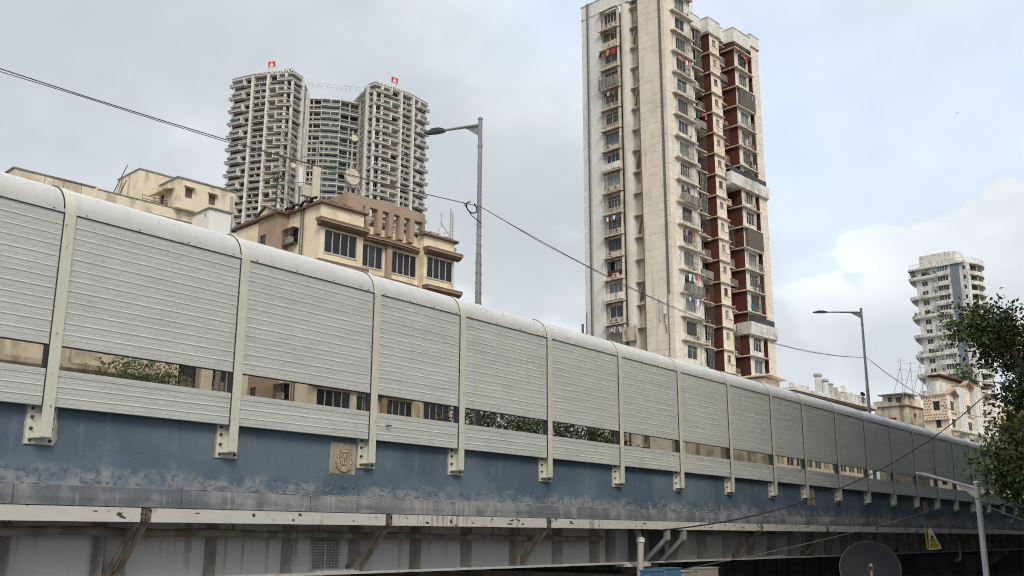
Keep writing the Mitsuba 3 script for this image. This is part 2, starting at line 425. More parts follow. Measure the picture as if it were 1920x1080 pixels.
# crust of mortar squeezed out along the joint between cornice and parapet
cr = MB()
for x in np.arange(XA, 45, 0.075):
    if meshkit.noise([x * 1.3, 3.0, 1.0]) > 0.36:
        zz, r = 6.535 + rng.normal(0, 0.007), rng.uniform(0.004, 0.010)
        cr.bar([x, 10.988, zz], [x + rng.uniform(0.05, 0.12), 10.988, zz + rng.normal(0, 0.006)], r * 1.6, r)
via.part('mortar_crust', cr, 'grout', stuff=True)
struts = [2.825 - 4.06, 2.825, 6.884, 10.943, 15.013, 24.02, 28.35, 32.5, 36.6, 40.7, 44.8, 49.0]
edges = sorted([XA, XB] + struts + [19.35, 20.07])
for a, b in zip(edges, edges[1:]):
    ga, gb = (0.075 if a in struts else 0.004), (0.075 if b in struts else 0.004)
    via.part('ledge_plate', MB().box(a + ga, b - gb, 10.94, 10.955, 6.135, 6.298).box(a + ga, b - gb, 10.955, 11.05, 6.285, 6.297).box(a + ga, b - gb, 10.955, 11.10, 6.136, 6.148), 'ledge')
via.part('deck_soffit', MB().box(XA, XB, 11.0, 11.75, 6.149, 6.16), 'concrete')
via.part('girder_web', MB().box(XA, XB, 11.75, 11.77, 5.46, 6.155), 'girder')
via.part('bottom_flange', MB().box(XA, XB, 11.47, 12.05, 5.428, 5.46), 'girder')
for yy in (14.2, 16.7, 19.2):
    via.part('girder_web', MB().box(XA, XB, yy, yy + 0.02, 5.46, 6.155), 'girder')
    via.part('bottom_flange', MB().box(XA, XB, yy - 0.28, yy + 0.3, 5.428, 5.46), 'girder')
stiff = [-3.4, -2.1, -0.8, 0.5, 1.8, 3.1, 4.4, 5.58, 6.70, 8.31, 9.60, 10.89, 12.24, 13.51, 14.86, 16.2, 17.5, 18.1]
while stiff[-1] < 60:
    stiff.append(stiff[-1] + 1.33)
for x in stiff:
    via.part('web_stiffener', MB().box(x - 0.007, x + 0.007, 11.50, 11.75, 5.46, 6.12), 'girder_dirt_shade')
for x in struts:
    bk = via.part('strut_bracket', MB().box(x - 0.07, x + 0.07, 11.0, 11.02, 6.15, 6.29).box(x - 0.028, x - 0.018, 10.95, 11.0, 6.15, 6.29).box(x + 0.018, x + 0.028, 10.95, 11.0, 6.15, 6.29), 'mast_dark')
    for sx in (-0.048, 0.0, 0.048):
        for zz in (6.19, 6.245):
            via.sub(bk, 'bolt', MB().cyl([x + sx, 11.0, zz], [x + sx, 10.975, zz], 0.012, 6), 'galvanised')
    for sx in (-0.048, 0.048):
        via.part('diagonal_strut', MB().bar([x + sx, 10.97, 6.20], [x + sx, 11.59, 5.50], 0.066, 0.014).bar([x + sx + (0.026 if sx > 0 else -0.026), 10.985, 6.19], [x + sx + (0.026 if sx > 0 else -0.026), 11.60, 5.49], 0.013, 0.07), 'rusty')
    via.part('gusset_plate', MB().box(x - 0.1, x + 0.1, 11.6, 11.75, 5.47, 5.56), 'rusty')
for x in (19.35, 20.07):
    via.part('bent_bracket', MB().box(x - 0.07, x + 0.07, 10.95, 11.04, 5.91, 6.132).bar([x, 10.995, 5.94], [x, 11.56, 5.44], 0.14, 0.085), 'galvanised', label='bent steel bracket beside the white downpipe')
via.part('joint_plate', MB().box(18.95, 20.3, 11.60, 11.66, 5.47, 6.13), 'dark_grey')
via.part('joint_shelf', MB().box(18.4, 19.3, 11.38, 11.7, 5.37, 5.425), 'girder')
# splice plates with their bolt fields
for x0, hi in ((10.13, 6.06), (25.9, 5.75)):
    sp = via.part('splice_plate', MB().box(x0, x0 + 0.52, 11.722, 11.75, 5.50, hi), 'girder')
    bm = MB()
    for ix in range(8):
        if ix == 4:
            pass
        for iz in range(int((hi - 5.53) / 0.042)):
            bx, bz = x0 + 0.045 + ix * 0.061 + (0.012 if ix > 3 else -0.012), 5.53 + iz * 0.042
            bm.cyl([bx, 11.722, bz], [bx, 11.672, bz], 0.0165, 6, 0.014)
    k = via.sub(sp, 'bolts', bm, 'girder_dirt_shade'); labels[k] = {'kind': 'stuff'}
    fm = MB().box(x0 - 0.05, x0 + 0.75, 11.50, 11.74, 5.461, 5.475)
    for ix in range(13):
        for iy in range(3):
            fm.cyl([x0 + ix * 0.057, 11.54 + iy * 0.06, 5.475], [x0 + ix * 0.057, 11.54 + iy * 0.06, 5.50], 0.013, 6)
    via.part('flange_splice', fm, 'girder')
dp = [[4.0 + i * 0.5, 11.42, 6.045 - 0.004 * i + 0.012 * math.sin(i * 1.7)] for i in range(28)]
pipe = via.part('drain_pipe', MB().tube(dp, 0.052, 8), 'rusty', True)
for i in (3, 9, 12, 16, 20, 24):
    via.sub(pipe, 'strap', MB().tube([[dp[i][0] - 0.012, 11.42, dp[i][2]], [dp[i][0] + 0.012, 11.42, dp[i][2]]], 0.06, 10).box(dp[i][0] - 0.01, dp[i][0] + 0.01, 11.41, 11.43, dp[i][2], 6.15), 'rusty')
pipe = via.part('drain_pipe', MB().tube([[20.4 + i * 0.5, 11.42, 6.07 - 0.003 * i] for i in range(14)], 0.045, 8), 'rusty', True)
dpk = via.part('downpipe', MB().tube([[18.52, 11.24, 6.13], [18.52, 11.2, 6.02], [18.47, 11.12, 5.9], [18.38, 11.1, 5.2], [18.2, 11.1, 3.0], [18.2, 11.1, 0.0]], 0.07, 12), 'mast', 40, label='pale grey downpipe running down from the ledge')
via.sub(dpk, 'collar', MB().tube([[18.475, 11.125, 5.95], [18.46, 11.117, 5.86]], 0.088, 12), 'girder')
# piers, and a boarded screen added to keep the space below the deck dark
for px in (-12.0, 19.7, 52.0):
    via.part('pier', MB().box(px - 0.8, px + 0.8, 13.2, 17.6, 0.0, 4.6).prism([(12.0, 5.2), (12.0, 5.0), (13.2, 4.4), (17.6, 4.4), (19.4, 5.0), (19.4, 5.2)], px - 0.9, px + 0.9, 'x').box(px - 0.3, px + 0.3, 11.6, 12.2, 5.2, 5.425), 'concrete')
hz = Thing('added_hoarding', 'grey sheet screen added to keep the space under the flyover dark', 'added_hoarding')
hz.part('board', MB().box(-30, 90, 18.3, 18.36, 0, 5.42), 'sheet_grey')
for x in np.arange(-28, 90, 3.0):
    hz.part('board_post', MB().box(x - 0.05, x + 0.05, 18.2, 18.3, 0, 5.42), 'sheet_grey')
hz.part('end_board', MB().box(60.0, 60.05, 11.9, 18.3, 0, 5.42), 'sheet_grey')

# ------------------------------------------------------------------ crest plaques on the parapet
def plaque(x, z, label, tilt=0.0):
    th = Thing('crest_plaque', label, 'plaque', None)
    w, h, y = 0.225, 0.215, 10.985
    f = lambda pts: [(x + a * math.cos(tilt) - b * math.sin(tilt), z + a * math.sin(tilt) + b * math.cos(tilt)) for a, b in pts]
    S = lambda g: affinity.translate(affinity.rotate(g, math.degrees(tilt), origin=(0, 0)), x, z)
    th.part('slab', MB().prism(S(sbox(-w, -h, w, h)).buffer(0.004), y, 11.0, 'y').prism(S(sbox(-w - 0.03, -h - 0.02, w + 0.012, h + 0.01)), 10.996, 11.0, 'y'), 'plaque')
    shield = Polygon([(-0.088, 0.055), (0.088, 0.055), (0.086, -0.03), (0.06, -0.075), (0.0, -0.10), (-0.06, -0.075), (-0.086, -0.03)])
    ring = Point(0, -0.045).buffer(0.138)
    cog = ring
    for a in range(0, 360, 30):
        cog = cog.union(Point(0.138 * math.cos(math.radians(a)), -0.045 + 0.138 * math.sin(math.radians(a))).buffer(0.022))
    cog = cog.intersection(sbox(-1, -0.20, 1, 0.075)).difference(shield.buffer(0.012))
    crown = Polygon([(-0.075, 0.088), (-0.088, 0.125), (-0.05, 0.112), (-0.03, 0.14), (0.0, 0.118), (0.03, 0.14), (0.05, 0.112), (0.088, 0.125), (0.075, 0.088)])
    tower = sbox(-0.022, 0.135, 0.022, 0.175).union(Point(0.0, 0.182).buffer(0.018))
    raised = MB()
    lines = MB()
    def relief(g, hi=0.012):
        for q in getattr(g, 'geoms', [g]):
            if q.area > 1e-6:
                raised.prism(S(q), y - hi, y - 0.0005, 'y')
                e = S(q).boundary.buffer(0.0045)
                for e1 in getattr(e, 'geoms', [e]):
                    lines.prism(e1, y - hi - 0.0015, y - hi + 0.003, 'y')
    relief(cog); relief(crown); relief(tower)
    relief(Polygon([(-0.092, 0.07), (-0.092, 0.015), (0.092, 0.015), (0.092, 0.07)]), 0.016)
    relief(shield.intersection(sbox(-1, -1, -0.006, 0.008)), 0.016); relief(shield.intersection(sbox(0.006, -1, 1, 0.008)), 0.016)
    for sx in (-1, 1):
        relief(Point(sx * 0.088, -0.115).buffer(0.042), 0.019)
        relief(Point(sx * 0.088, -0.115).buffer(0.016), 0.023)
    relief(Polygon([(-0.075, -0.150), (0, -0.166), (0.075, -0.150), (0.07, -0.178), (0, -0.194), (-0.07, -0.178)]), 0.020)
    # charges of the quarters: a castle-like block, an arch, rays and a sail, as small raised strokes
    st = [[(-0.07, 0.03), (-0.07, 0.058)], [(-0.05, 0.03), (-0.05, 0.058)], [(-0.07, 0.03), (-0.05, 0.03)], [(-0.03, 0.03), (-0.03, 0.058)], [(0.025, 0.03), (0.025, 0.058)], [(0.025, 0.058), (0.055, 0.052), (0.03, 0.044), (0.06, 0.036), (0.025, 0.03)],
          [(-0.055, -0.005), (-0.03, -0.02), (-0.055, -0.035), (-0.028, -0.055)], [(0.02, -0.01), (0.06, -0.01)], [(0.02, -0.03), (0.055, -0.03)], [(0.02, -0.05), (0.05, -0.05)], [(0.02, -0.01), (0.02, -0.06)]]
    for s in st:
        lines.prism(S(LineString(s).buffer(0.0042)), y - 0.021, y - 0.012, 'y')
    th.part('relief', raised, 'relief_raised', stuff=False)
    th.part('outline', lines, 'relief')


plaque(10.02, 7.072, 'largest stone crest plaque, below the noise barrier left of the third post', -0.02)
plaque(27.45, 7.075, 'small crest plaque on the blue parapet near the middle right of the flyover')
plaque(37.99, 7.02, 'crest plaque on the parapet above the yellow warning sign')

# ------------------------------------------------------------------ the noise barrier
YF, ZT, ZU, ZW, ZL, ZB = 10.88, 9.60, 8.09, 8.06, 7.73, 7.373
nb = Thing('noise_barrier', 'long perforated grey noise barrier with beige posts and curved pale top on the flyover', 'noise barrier')


def slat_poly(h):
    y = YF
    pts = [(y + 0.05, 0.0), (y + 0.002, 0.0), (y, 0.002), (y, 0.36 * h), (y - 0.004, 0.41 * h), (y - 0.004, 0.42 * h), (y, 0.45 * h), (y, 0.79 * h),
           (y - 0.0075, 0.88 * h), (y - 0.008, 0.905 * h), (y - 0.002, 0.965 * h), (y + 0.002, 0.99 * h), (y + 0.002, h), (y + 0.05, h)]
    return pts


def arc(r, n=14, y0=YF - 0.01, z0=ZT, tail=0.35):
    pts = [(y0 + r * (1 - math.cos(a)), z0 + r * math.sin(a)) for a in np.linspace(0, math.pi / 2, n)]
    return pts + [(pts[-1][0] + tail, pts[-1][1] + 0.01)]


def shell(ra, rb, tail=0.35):
    a, b = arc(ra, y0=YF - 0.01, tail=tail), arc(rb, y0=YF - 0.01 + (ra - rb), tail=tail)
    return a + b[::-1]


cap_poly, band_poly, edge_poly = shell(0.39, 0.382), shell(0.404, 0.388), shell(0.410, 0.386)
HU, HL = (ZT - ZU) / 12, (ZL - ZB) / 3
base = {}
for (i, xa), (j, xb) in zip(posts, posts[1:]):
    L = round(xb - xa - 0.116, 3)
    x0, x1 = xa + 0.058, xb - 0.058
    up = None
    for name, n, h, z0 in (('upper_panel', 12, HU, ZU), ('lower_panel', 3, HL, ZB)):
        fr = nb.part(name, MB().box(x0, x1, YF + 0.052, YF + 0.06, z0, z0 + n * h).box(x0, x1, YF - 0.006, YF + 0.05, z0 - 0.03 if name == 'upper_panel' else z0 + n * h, z0 - 0.001 if name == 'upper_panel' else z0 + n * h + 0.052), 'panel_frame')
        if i < 10 and i > -2:
            for s in range(n):
                kk = (L, name)
                if kk not in base:
                    base[kk] = nb.sub(fr, 'slat', MB().prism(slat_poly(h), 0.0, L, 'x'), 'perforated')
                    scene[base[kk]]['to_world'] = T().translate([x0, 0, z0 + s * h])
                else:
                    put_copy(fr + '__slat', base[kk], T().translate([x0, 0, z0 + s * h]))
        else:
            m = MB()
            for s in range(n):
                m.prism([(a, b + z0 + s * h) for a, b in slat_poly(h)], x0, x1, 'x')
            k = nb.sub(fr, 'slats', m, 'perforated'); labels[k] = {'kind': 'stuff'}
    pn = nb.part('window_pane', MB().raw([[x0, YF + 0.02, ZL + 0.052], [x1, YF + 0.02, ZL + 0.052], [x1, YF + 0.02, ZU - 0.03], [x0, YF + 0.02, ZU - 0.03]], [[0, 1, 2], [0, 2, 3]]), 'pane')
    nb.part('window_gasket', MB().box(x0, x0 + 0.02, YF + 0.0, YF + 0.045, ZL + 0.052, ZU - 0.03).box(x1 - 0.045, x1, YF + 0.0, YF + 0.045, ZL + 0.052, ZU - 0.03).box(x0, x1, YF + 0.0, YF + 0.04, ZU - 0.042, ZU - 0.031), 'gasket')
    nb.part('curved_cap', MB().prism(cap_poly, x0 - 0.02, x1 + 0.02, 'x'), 'cap', 30)
    if i % 3 != 1:
        xm = xa + (xb - xa) * (0.38 if i % 2 else 0.55)
        nb.part('cap_seam', MB().prism(shell(0.393, 0.388), xm - 0.02, xm + 0.02, 'x'), 'cap', 30)
        nb.part('cap_seam_edge', MB().prism(shell(0.3945, 0.388), xm + 0.0201, xm + 0.0235, 'x'), 'mast', 30)
    for q in (0.08, 0.36, 0.64, 0.92):
        xm = xa + (xb - xa) * q
        nb.part('cap_screw', MB().cyl([xm, YF - 0.009, ZT + 0.03], [xm, YF - 0.02, ZT + 0.03], 0.008, 6), 'bolt')
    nb.part('cap_gasket', MB().box(x0, x1, YF - 0.013, YF + 0.02, ZT - 0.009, ZT + 0.005), 'gasket')
isec = Polygon([(-0.065, -0.03), (0.065, -0.03), (0.065, -0.018), (0.006, -0.018), (0.006, 0.108), (0.065, 0.108), (0.065, 0.12), (-0.065, 0.12), (-0.065, 0.108), (-0.006, 0.108), (-0.006, -0.018), (-0.065, -0.018)])
for i, x in posts:
    pk = nb.part('post', MB().prism(affinity.translate(isec, x, YF), 7.03, ZT, 'z'), 'post')
    nb.sub(pk, 'foot_gusset', MB().box(x - 0.10, x + 0.07, YF - 0.015, 10.975, 7.018, 7.03), 'post')
    nb.part('cap_band', MB().prism(band_poly, x - 0.062, x + 0.062, 'x'), 'post', 30)
    nb.part('cap_edge', MB().prism(edge_poly, x - 0.082, x - 0.0625, 'x'), 'gasket', 30)
    nb.part('post_edge', MB().box(x - 0.072, x - 0.0655, YF - 0.022, YF + 0.05, ZB, ZT), 'gasket')
    bp = nb.part('base_plate', MB().box(x - 0.16, x + 0.16, 10.978, 10.996, 6.955, 7.62), 'post')
    if i < 12:
        for dx in (-0.115, 0.115):
            for z in (7.0, 7.125, 7.25, 7.345):
                nb.sub(bp, 'bolt', MB().cyl([x + dx, 10.978, z], [x + dx, 10.935, z], 0.012, 6).cyl([x + dx, 10.978, z], [x + dx, 10.962, z], 0.02, 6), 'bolt')
    # ragged cement around the plate
    a = np.linspace(0, 1, 9)
    rag = [(x - 0.17 - rng.uniform(0.0, 0.03), 6.95 + 0.62 * q) for q in a] + [(x + 0.17 + rng.uniform(0.0, 0.035), 7.57 - 0.62 * q) for q in a]
    nb.part('grout', MB().prism(rag, 10.99, 10.9985, 'y'), 'grout')
# odds and ends on the barrier: two stub bolts
whole('stub_rod', MB().cyl([10.73, 10.86, 7.60], [10.80, 10.80, 7.605], 0.012, 6), 'bolt', 'short black rod sticking out of the lower panel beside the third post', 'rod')

# ------------------------------------------------------------------ street lamps
def lamp(key, label, x, y, zb, zt, r, arm, mats, wraps=None, group=None, head='lamp_head', hs=1.0):
    th = Thing(key, label, 'street lamp', group)
    c = MB().tube([[x, y, zb], [x, y, zt - 3.0], [x, y, zt - 2.85], [x, y, zt]], [r * 1.25, r * 1.02, r * 0.86, r * 0.76], 12)
    pole = th.part('pole', c, mats, 50)
    th.sub(pole, 'pole_cap', MB().tube([[x, y, zt], [x, y, zt + 0.02], [x, y, zt + 0.05]], [r * 0.95, r * 0.95, r * 0.5], 12), mats, 40)
    th.sub(pole, 'collar', MB().tube([[x, y, zt - 0.62], [x, y, zt - 0.56]], r * 0.95, 12), mats)
    a = np.array(arm, float); s = np.array([x, y, zt - 0.12]); d = a - s; ln = np.linalg.norm(d); d /= ln
    e = s + d * (ln - 0.42 * hs)
    th.part('arm', MB().tube([s, e], [0.034, 0.028], 8), mats, 50)
    th.part('arm_gusset', MB().raw([s + [0, 0, -0.02], s + [0, 0, -0.26], s + d * 0.42 + [0, 0, -0.02], s + [0.012, 0, -0.02], s + [0.012, 0, -0.26], s + d * 0.42 + [0.012, 0, -0.02]], [[0, 1, 2], [3, 5, 4], [0, 2, 5], [0, 5, 3], [1, 4, 5], [1, 5, 2], [0, 3, 4], [0, 4, 1]]), mats)
    side = np.cross(d, [0, 0, 1]); side /= np.linalg.norm(side); top = np.cross(side, d)
    def P(l, w, h):
        return e + (d * l + side * w + top * h) * hs
    v, q = [], [(-0.08, 0.045, 0.03, -0.03), (0.05, 0.075, 0.055, -0.035), (0.24, 0.085, 0.05, -0.04), (0.26, 0.08, 0.028, -0.04), (0.46, 0.06, 0.0, -0.035)]
    for l, w, h1, h0 in q:
        v += [P(l, -w, h0), P(l, w, h0), P(l, w, h1), P(l, -w, h1)]
    f = [[0, 1, 2], [0, 2, 3]]
    for i in range(4):
        for j in range(4):
            a0, b0 = i * 4 + j, i * 4 + (j + 1) % 4
            f += [[a0, b0 + 4, b0], [a0, a0 + 4, b0 + 4]]
    f += [[16, 18, 17], [16, 19, 18]]
    hd = th.part('lamp_head', MB().raw(v, f), head)
    th.sub(hd, 'lens', MB().raw([P(0.06, -0.06, -0.042), P(0.06, 0.06, -0.042), P(0.40, 0.05, -0.041), P(0.40, -0.05, -0.041)], [[0, 1, 2], [0, 2, 3]]), 'dark_grey')
    if wraps:
        w = MB()
        for zz in np.arange(wraps[0], wraps[1], 0.2):
            rr = r * 1.10 + 0.004
            w.tube([[x + rr * math.cos(q), y + rr * math.sin(q), zz + 0.03 * math.sin(q + zz)] for q in np.linspace(0, 6.283, 13)], 0.004, 5)
        th.part('wire_ties', w, 'mast')
    return th


lamp('street_lamp', 'tall grey street lamp standing on the flyover left of the tall red and cream tower', 14.55, 12.3, 6.5, 14.27, 0.057, [14.55, 13.78, 14.36], 'galvanised', (10.0, 12.2))
lamp('street_lamp', 'grey street lamp on the flyover between the two right hand towers', 36.75, 12.3, 6.5, 14.27, 0.057, [36.75, 14.1, 14.40], 'galvanised', (10.0, 12.2))
lamp('street_lamp', 'far street lamp on the flyover behind the dark tree at the right edge', 58.95, 12.3, 6.5, 14.27, 0.057, [58.95, 14.1, 14.40], 'galvanised')
lamp('street_lamp', 'low pale street lamp with a slanting arm in front of the flyover', 24.3, 5.88, 0.0, 7.17, 0.082, [24.3, 7.16, 7.46], 'lamp_pale', head='lamp_pale', hs=0.6)
# ------------------------------------------------------------------ cream apartment block with brown canopies, behind the barrier
def louvre_window(th, fr, x0, x1, z0, z1, y, n, lou=True, holder='window'):
    w = th.part(holder, MB(fr).box(x0 - 0.07, x0, y - 0.05, y + 0.12, z0 - 0.07, z1).box(x1, x1 + 0.07, y - 0.05, y + 0.12, z0 - 0.07, z1).box(x0, x1, y - 0.07, y + 0.14, z0 - 0.09, z0), 'frame_white')
    d = (x1 - x0) / n
    for i in range(n):
        a = x0 + i * d
        th.sub(w, 'pane', MB(fr).box(a + 0.012, a + d - 0.012, y + 0.10, y + 0.12, z0, z1), 'glass_dark')
    if lou:
        m = MB(fr)
        for i in range(n):
            a = x0 + i * d
            if n == 4 or i != 1:
                for zz in np.arange(z0 + 0.05, z1 - 0.1, 0.085):
                    m.box(a + 0.05, a + d - 0.05, y + 0.07, y + 0.09, zz, zz + 0.035)
        k = th.sub(w, 'louvres', m, 'louvre'); labels[k] = {'kind': 'stuff'}
    for i in range(1, n):
        th.sub(w, 'mullion', MB(fr).box(x0 + i * d - 0.022, x0 + i * d + 0.022, y - 0.0, y + 0.09, z0, z1), 'frame_white')
    return w


fm = Frame(48.0, 56.32, -6)
cb = Thing('cream_block', 'cream apartment block with brown window canopies and a pink brown roof screen', 'apartment block')
cz = [28.95, 25.66, 22.9, 20.1, 16.72, 13.5, 10.3, 7.1]          # undersides of the canopies
lev = [(z - 2.12, z - 0.33) for z in cz]
fl = [h for z0, z1 in lev for h in [(0.37, 3.45, z0, z1)]]
cb.part('wall', MB(fm).wall('front', 0, 0.0, 4.05, 0, 30.62, fl, 0.22), 'cream')
cb.part('wall', MB(fm).wall('front', 0.95, 4.05, 10.45, 0, 30.15, [h for z0, z1 in lev for h in [(4.62, 6.75, z0 - 0.05, z1), (7.62, 10.35, z0 - 0.05, z1)]], 0.22), 'cream')
cb.part('wall', MB(fm).wall('front', 0.10, 10.45, 13.85, 0, 30.42, [h for z0, z1 in lev for h in [(10.75, 13.65, z0, z1)]], 0.22), 'cream')
cb.part('side_wall', MB(fm).box(10.45, 10.65, 0.32, 0.95, 0, 30.42).box(4.05, 4.2, 0.22, 0.95, 0, 30.6), 'cream')
cb.part('side_wall', MB(fm).wall('left', 0.0, 0.22, 4.43, 0, 30.6, [(2.95, 4.3, z - 0.95, z + 0.3) for z in cz], 0.2), 'cream')
cb.part('side_wall', MB(fm).box(-0.95, 0.0, 4.43, 4.63, 0, 30.62), 'pink_brown')
cb.part('side_wall', MB(fm).wall('left', -0.96, 4.44, 7.3, 0, 30.55, [(6.1, 7.0, z - 0.9, z + 0.25) for z in cz], 0.2), 'pink_brown')
cb.part('side_wall', MB(fm).box(-0.94, -0.75, 7.3, 10.6, 0, 30.4), 'cream')
cb.part('core', MB(fm).box(0.6, 13.5, 1.6, 11, 0, 29.9).box(-0.7, 0.6, 5.0, 10.6, 0, 29.9).box(0.3, 0.6, 0.4, 5.0, 0, 29.9), 'stained')
cb.part('roof_slab', MB(fm).box(0.2, 13.6, 1.2, 11, 29.9, 30.0), 'concrete')
eave = lambda a0, a1, y, z: MB(fm).prism([(y - 0.30, z), (y - 0.30, z + 0.10), (y - 0.18, z + 0.19), (y + 0.4, z + 0.19), (y + 0.4, z - 0.06), (y - 0.06, z - 0.06)], a0, a1, 'x')
cb.part('eave', eave(-0.3, 4.3, 0, 30.62), 'band_brown')
cb.part('eave', eave(10.2, 14.15, 0.1, 30.42), 'band_brown')
cb.part('eave', MB(fm).box(-0.30, 0.2, 0.1, 4.4, 30.6, 30.78).box(-1.25, -0.6, 4.15, 10.7, 30.56, 30.74).box(-1.25, 0.2, 4.12, 4.6, 30.57, 30.745), 'band_brown')
for k, z in enumerate(cz):
    for x0, x1, y in ((-0.45, 4.25, 0.0), (10.35, 14.35, 0.1)):
        c = cb.part('window_canopy', MB(fm).box(x0, x1, y - 0.62, y + 0.05, z + 0.17, z + 0.40), 'band_brown')
        cb.sub(c, 'rim', MB(fm).box(x0 + 0.03, x1 - 0.03, y - 0.66, y + 0.0, z + 0.10, z + 0.168), 'band_pink')
        cb.sub(c, 'soffit', MB(fm).prism([(y - 0.55, z + 0.108), (y - 0.55, z + 0.0), (y - 0.45, z - 0.07), (y - 0.01, z - 0.20), (y - 0.01, z + 0.108)], x0 + 0.08, x1 - 0.08, 'x'), 'band_brown')
    # the bowed canopy of the middle bay
    xs = np.linspace(4.2, 10.5, 13); bow = 0.55 - 0.55 * ((xs - 7.0) / 3.6) ** 2 * 0.75
    for dy, z0, z1, mm, nm in ((0.0, 0.17, 0.38, 'band_brown', None), (0.04, 0.10, 0.168, 'band_pink', 'rim'), (-0.08, -0.08, 0.108, 'band_brown', 'soffit')):
        poly = [(x, 0.95 - 0.15 - b - dy) for x, b in zip(xs, bow)] + [(10.5, 1.0), (4.2, 1.0)]
        m = MB(fm).prism(poly, z + z0, z + z1, 'z')
        if nm is None:
            c = cb.part('window_canopy', m, mm)
        else:
            cb.sub(c, nm, m, mm)
    if k < 6:
        z0, z1 = lev[k]
        louvre_window(cb, fm, 0.40, 3.42, z0, z1, 0.0, 4, k == 0)
        louvre_window(cb, fm, 4.65, 6.72, z0 - 0.05, z1, 0.95, 3, k == 0)
        louvre_window(cb, fm, 7.65, 10.32, z0 - 0.05, z1, 0.95, 4, k == 0)
        louvre_window(cb, fm, 10.78, 13.62, z0, z1, 0.10, 4, k == 0)
    # caged kitchen balcony round the inner corner of the side
    g = cb.part('balcony_cage', MB(fm).box(-0.55, -0.02, 2.9, 4.38, z - 0.98, z - 0.92).box(-0.55, -0.02, 2.9, 4.38, z + 0.26, z + 0.32), 'mast_dark')
    bars = MB(fm)
    for yy in np.arange(2.92, 4.38, 0.16):
        bars.box(-0.55, -0.53, yy, yy + 0.02, z - 0.92, z + 0.26)
    for zz in (z - 0.6, z - 0.2):
        bars.box(-0.55, -0.53, 2.9, 4.38, zz, zz + 0.02)
    cb.sub(g, 'bars', bars, 'mast_dark')
    cb.sub(g, 'back', MB(fm).box(0.1, 0.12, 2.96, 4.29, z - 0.94, z + 0.29), 'glass_dark')
    cb.part('air_conditioner', MB(fm).box(-0.42, -0.08, 3.5, 4.1, z - 0.85, z - 0.35), 'ac_white')
    g2 = cb.part('side_window', MB(fm).box(-0.85, -0.83, 6.1, 7.0, z - 0.9, z + 0.25), 'glass_dark')
    cb.sub(g2, 'bars', MB(fm).box(-0.98, -0.96, 6.3, 6.32, z - 0.9, z + 0.25).box(-0.98, -0.96, 6.55, 6.57, z - 0.9, z + 0.25).box(-0.98, -0.96, 6.8, 6.82, z - 0.9, z + 0.25), 'mast_dark')
cb.part('pier', MB(fm).box(7.0, 7.5, 0.62, 1.0, 0, 28.9), 'pink_brown')
# roof screen with square openings and fins that run down over the wall
sc = MB(fm)
fins = [4.66, 5.97, 7.13, 8.25, 9.36]
tops = lambda x: 32.30
sc.box(3.05, 10.75, 0.42, 0.88, 31.55, 32.32).box(3.05, 4.25, 0.42, 0.88, 30.9, 31.55)
sc.box(2.75, 3.05, 0.42, 4.5, 30.6, 32.32)
for x in fins:
    sc.box(x - 0.24, x + 0.24, 0.42, 0.94, 29.55, 31.55)
sc.box(10.5, 10.75, 0.42, 0.88, 30.2, 31.55)
cb.part('roof_screen', sc, 'pink_brown', label='pink brown roof screen with square openings and long fins')
for a, b in zip([3.9] + fins, fins + [10.6]):
    cb.part('roof_grille', MB(fm).box(a + 0.24, b - 0.24, 0.7, 0.73, 30.62, 30.66).box(a + 0.24, b - 0.24, 0.7, 0.73, 30.9, 30.94).box(a + 0.3, b - 0.3, 1.6, 1.64, 30.0, 30.75), 'mast_dark')
cb.part('roof_room', MB(fm).box(5.0, 10.2, 4.0, 8.0, 30.0, 31.7), 'red_brown')
cb.part('gable', MB(fm).prism([(6.0, 30.6), (8.4, 30.6), (8.4, 31.2), (7.2, 31.8), (6.0, 31.2)], -0.4, 2.6, 'x'), 'cream')
cb.part('gable_roof', MB(fm).prism([(5.8, 31.16), (7.2, 31.86), (8.6, 31.16), (8.6, 31.28), (7.2, 32.0), (5.8, 31.28)], -0.6, 2.8, 'x'), 'band_brown')
for yy, w in ((2.3, 0.055), (2.62, 0.04)):
    cb.part('waste_pipe', MB(fm).tube([[-0.07, yy, 30.6], [-0.07, yy, 20], [-0.07, yy, 0]], w, 6), 'mast_dark')
cl = MB(fm)
pts = [np.array([-0.35 + 0.06 * math.sin(i * 2.1), 0.3 + 0.21 * i, 30.98 + 0.10 * math.sin(i * 1.1) + rng.normal(0, 0.03)]) for i in range(48)]
cl.tube(pts, 0.11, 6)
cl.tube([p + [0.15, 0.05, 0.10 + 0.05 * math.sin(i)] for i, p in enumerate(pts)], 0.07, 6)
whole('tarred_bundle', cl, 'tarp', 'black bundle of tarpaulin and cables lying along the side eave of the cream block', 'cable bundle', smooth=True)
cl = MB(fm)
for j in range(16):
    a = np.array([0.3, 0.6 + rng.uniform(0, 0.6), 30.9]); n = 9
    x0, x1 = (0.2, 3.2) if j < 8 else (10.4, 13.9)
    cl.tube([[x0 + (x1 - x0) * i / n, (0.35 if j < 8 else 0.5) + rng.normal(0, 0.12), (30.95 if j < 8 else 30.72) + abs(rng.normal(0, 0.10))] for i in range(n + 1)], 0.022, 4)
whole('roof_cables', cl, 'mast_dark', 'tangle of thin cables and pipes along the front roof edge of the cream block', 'cables')


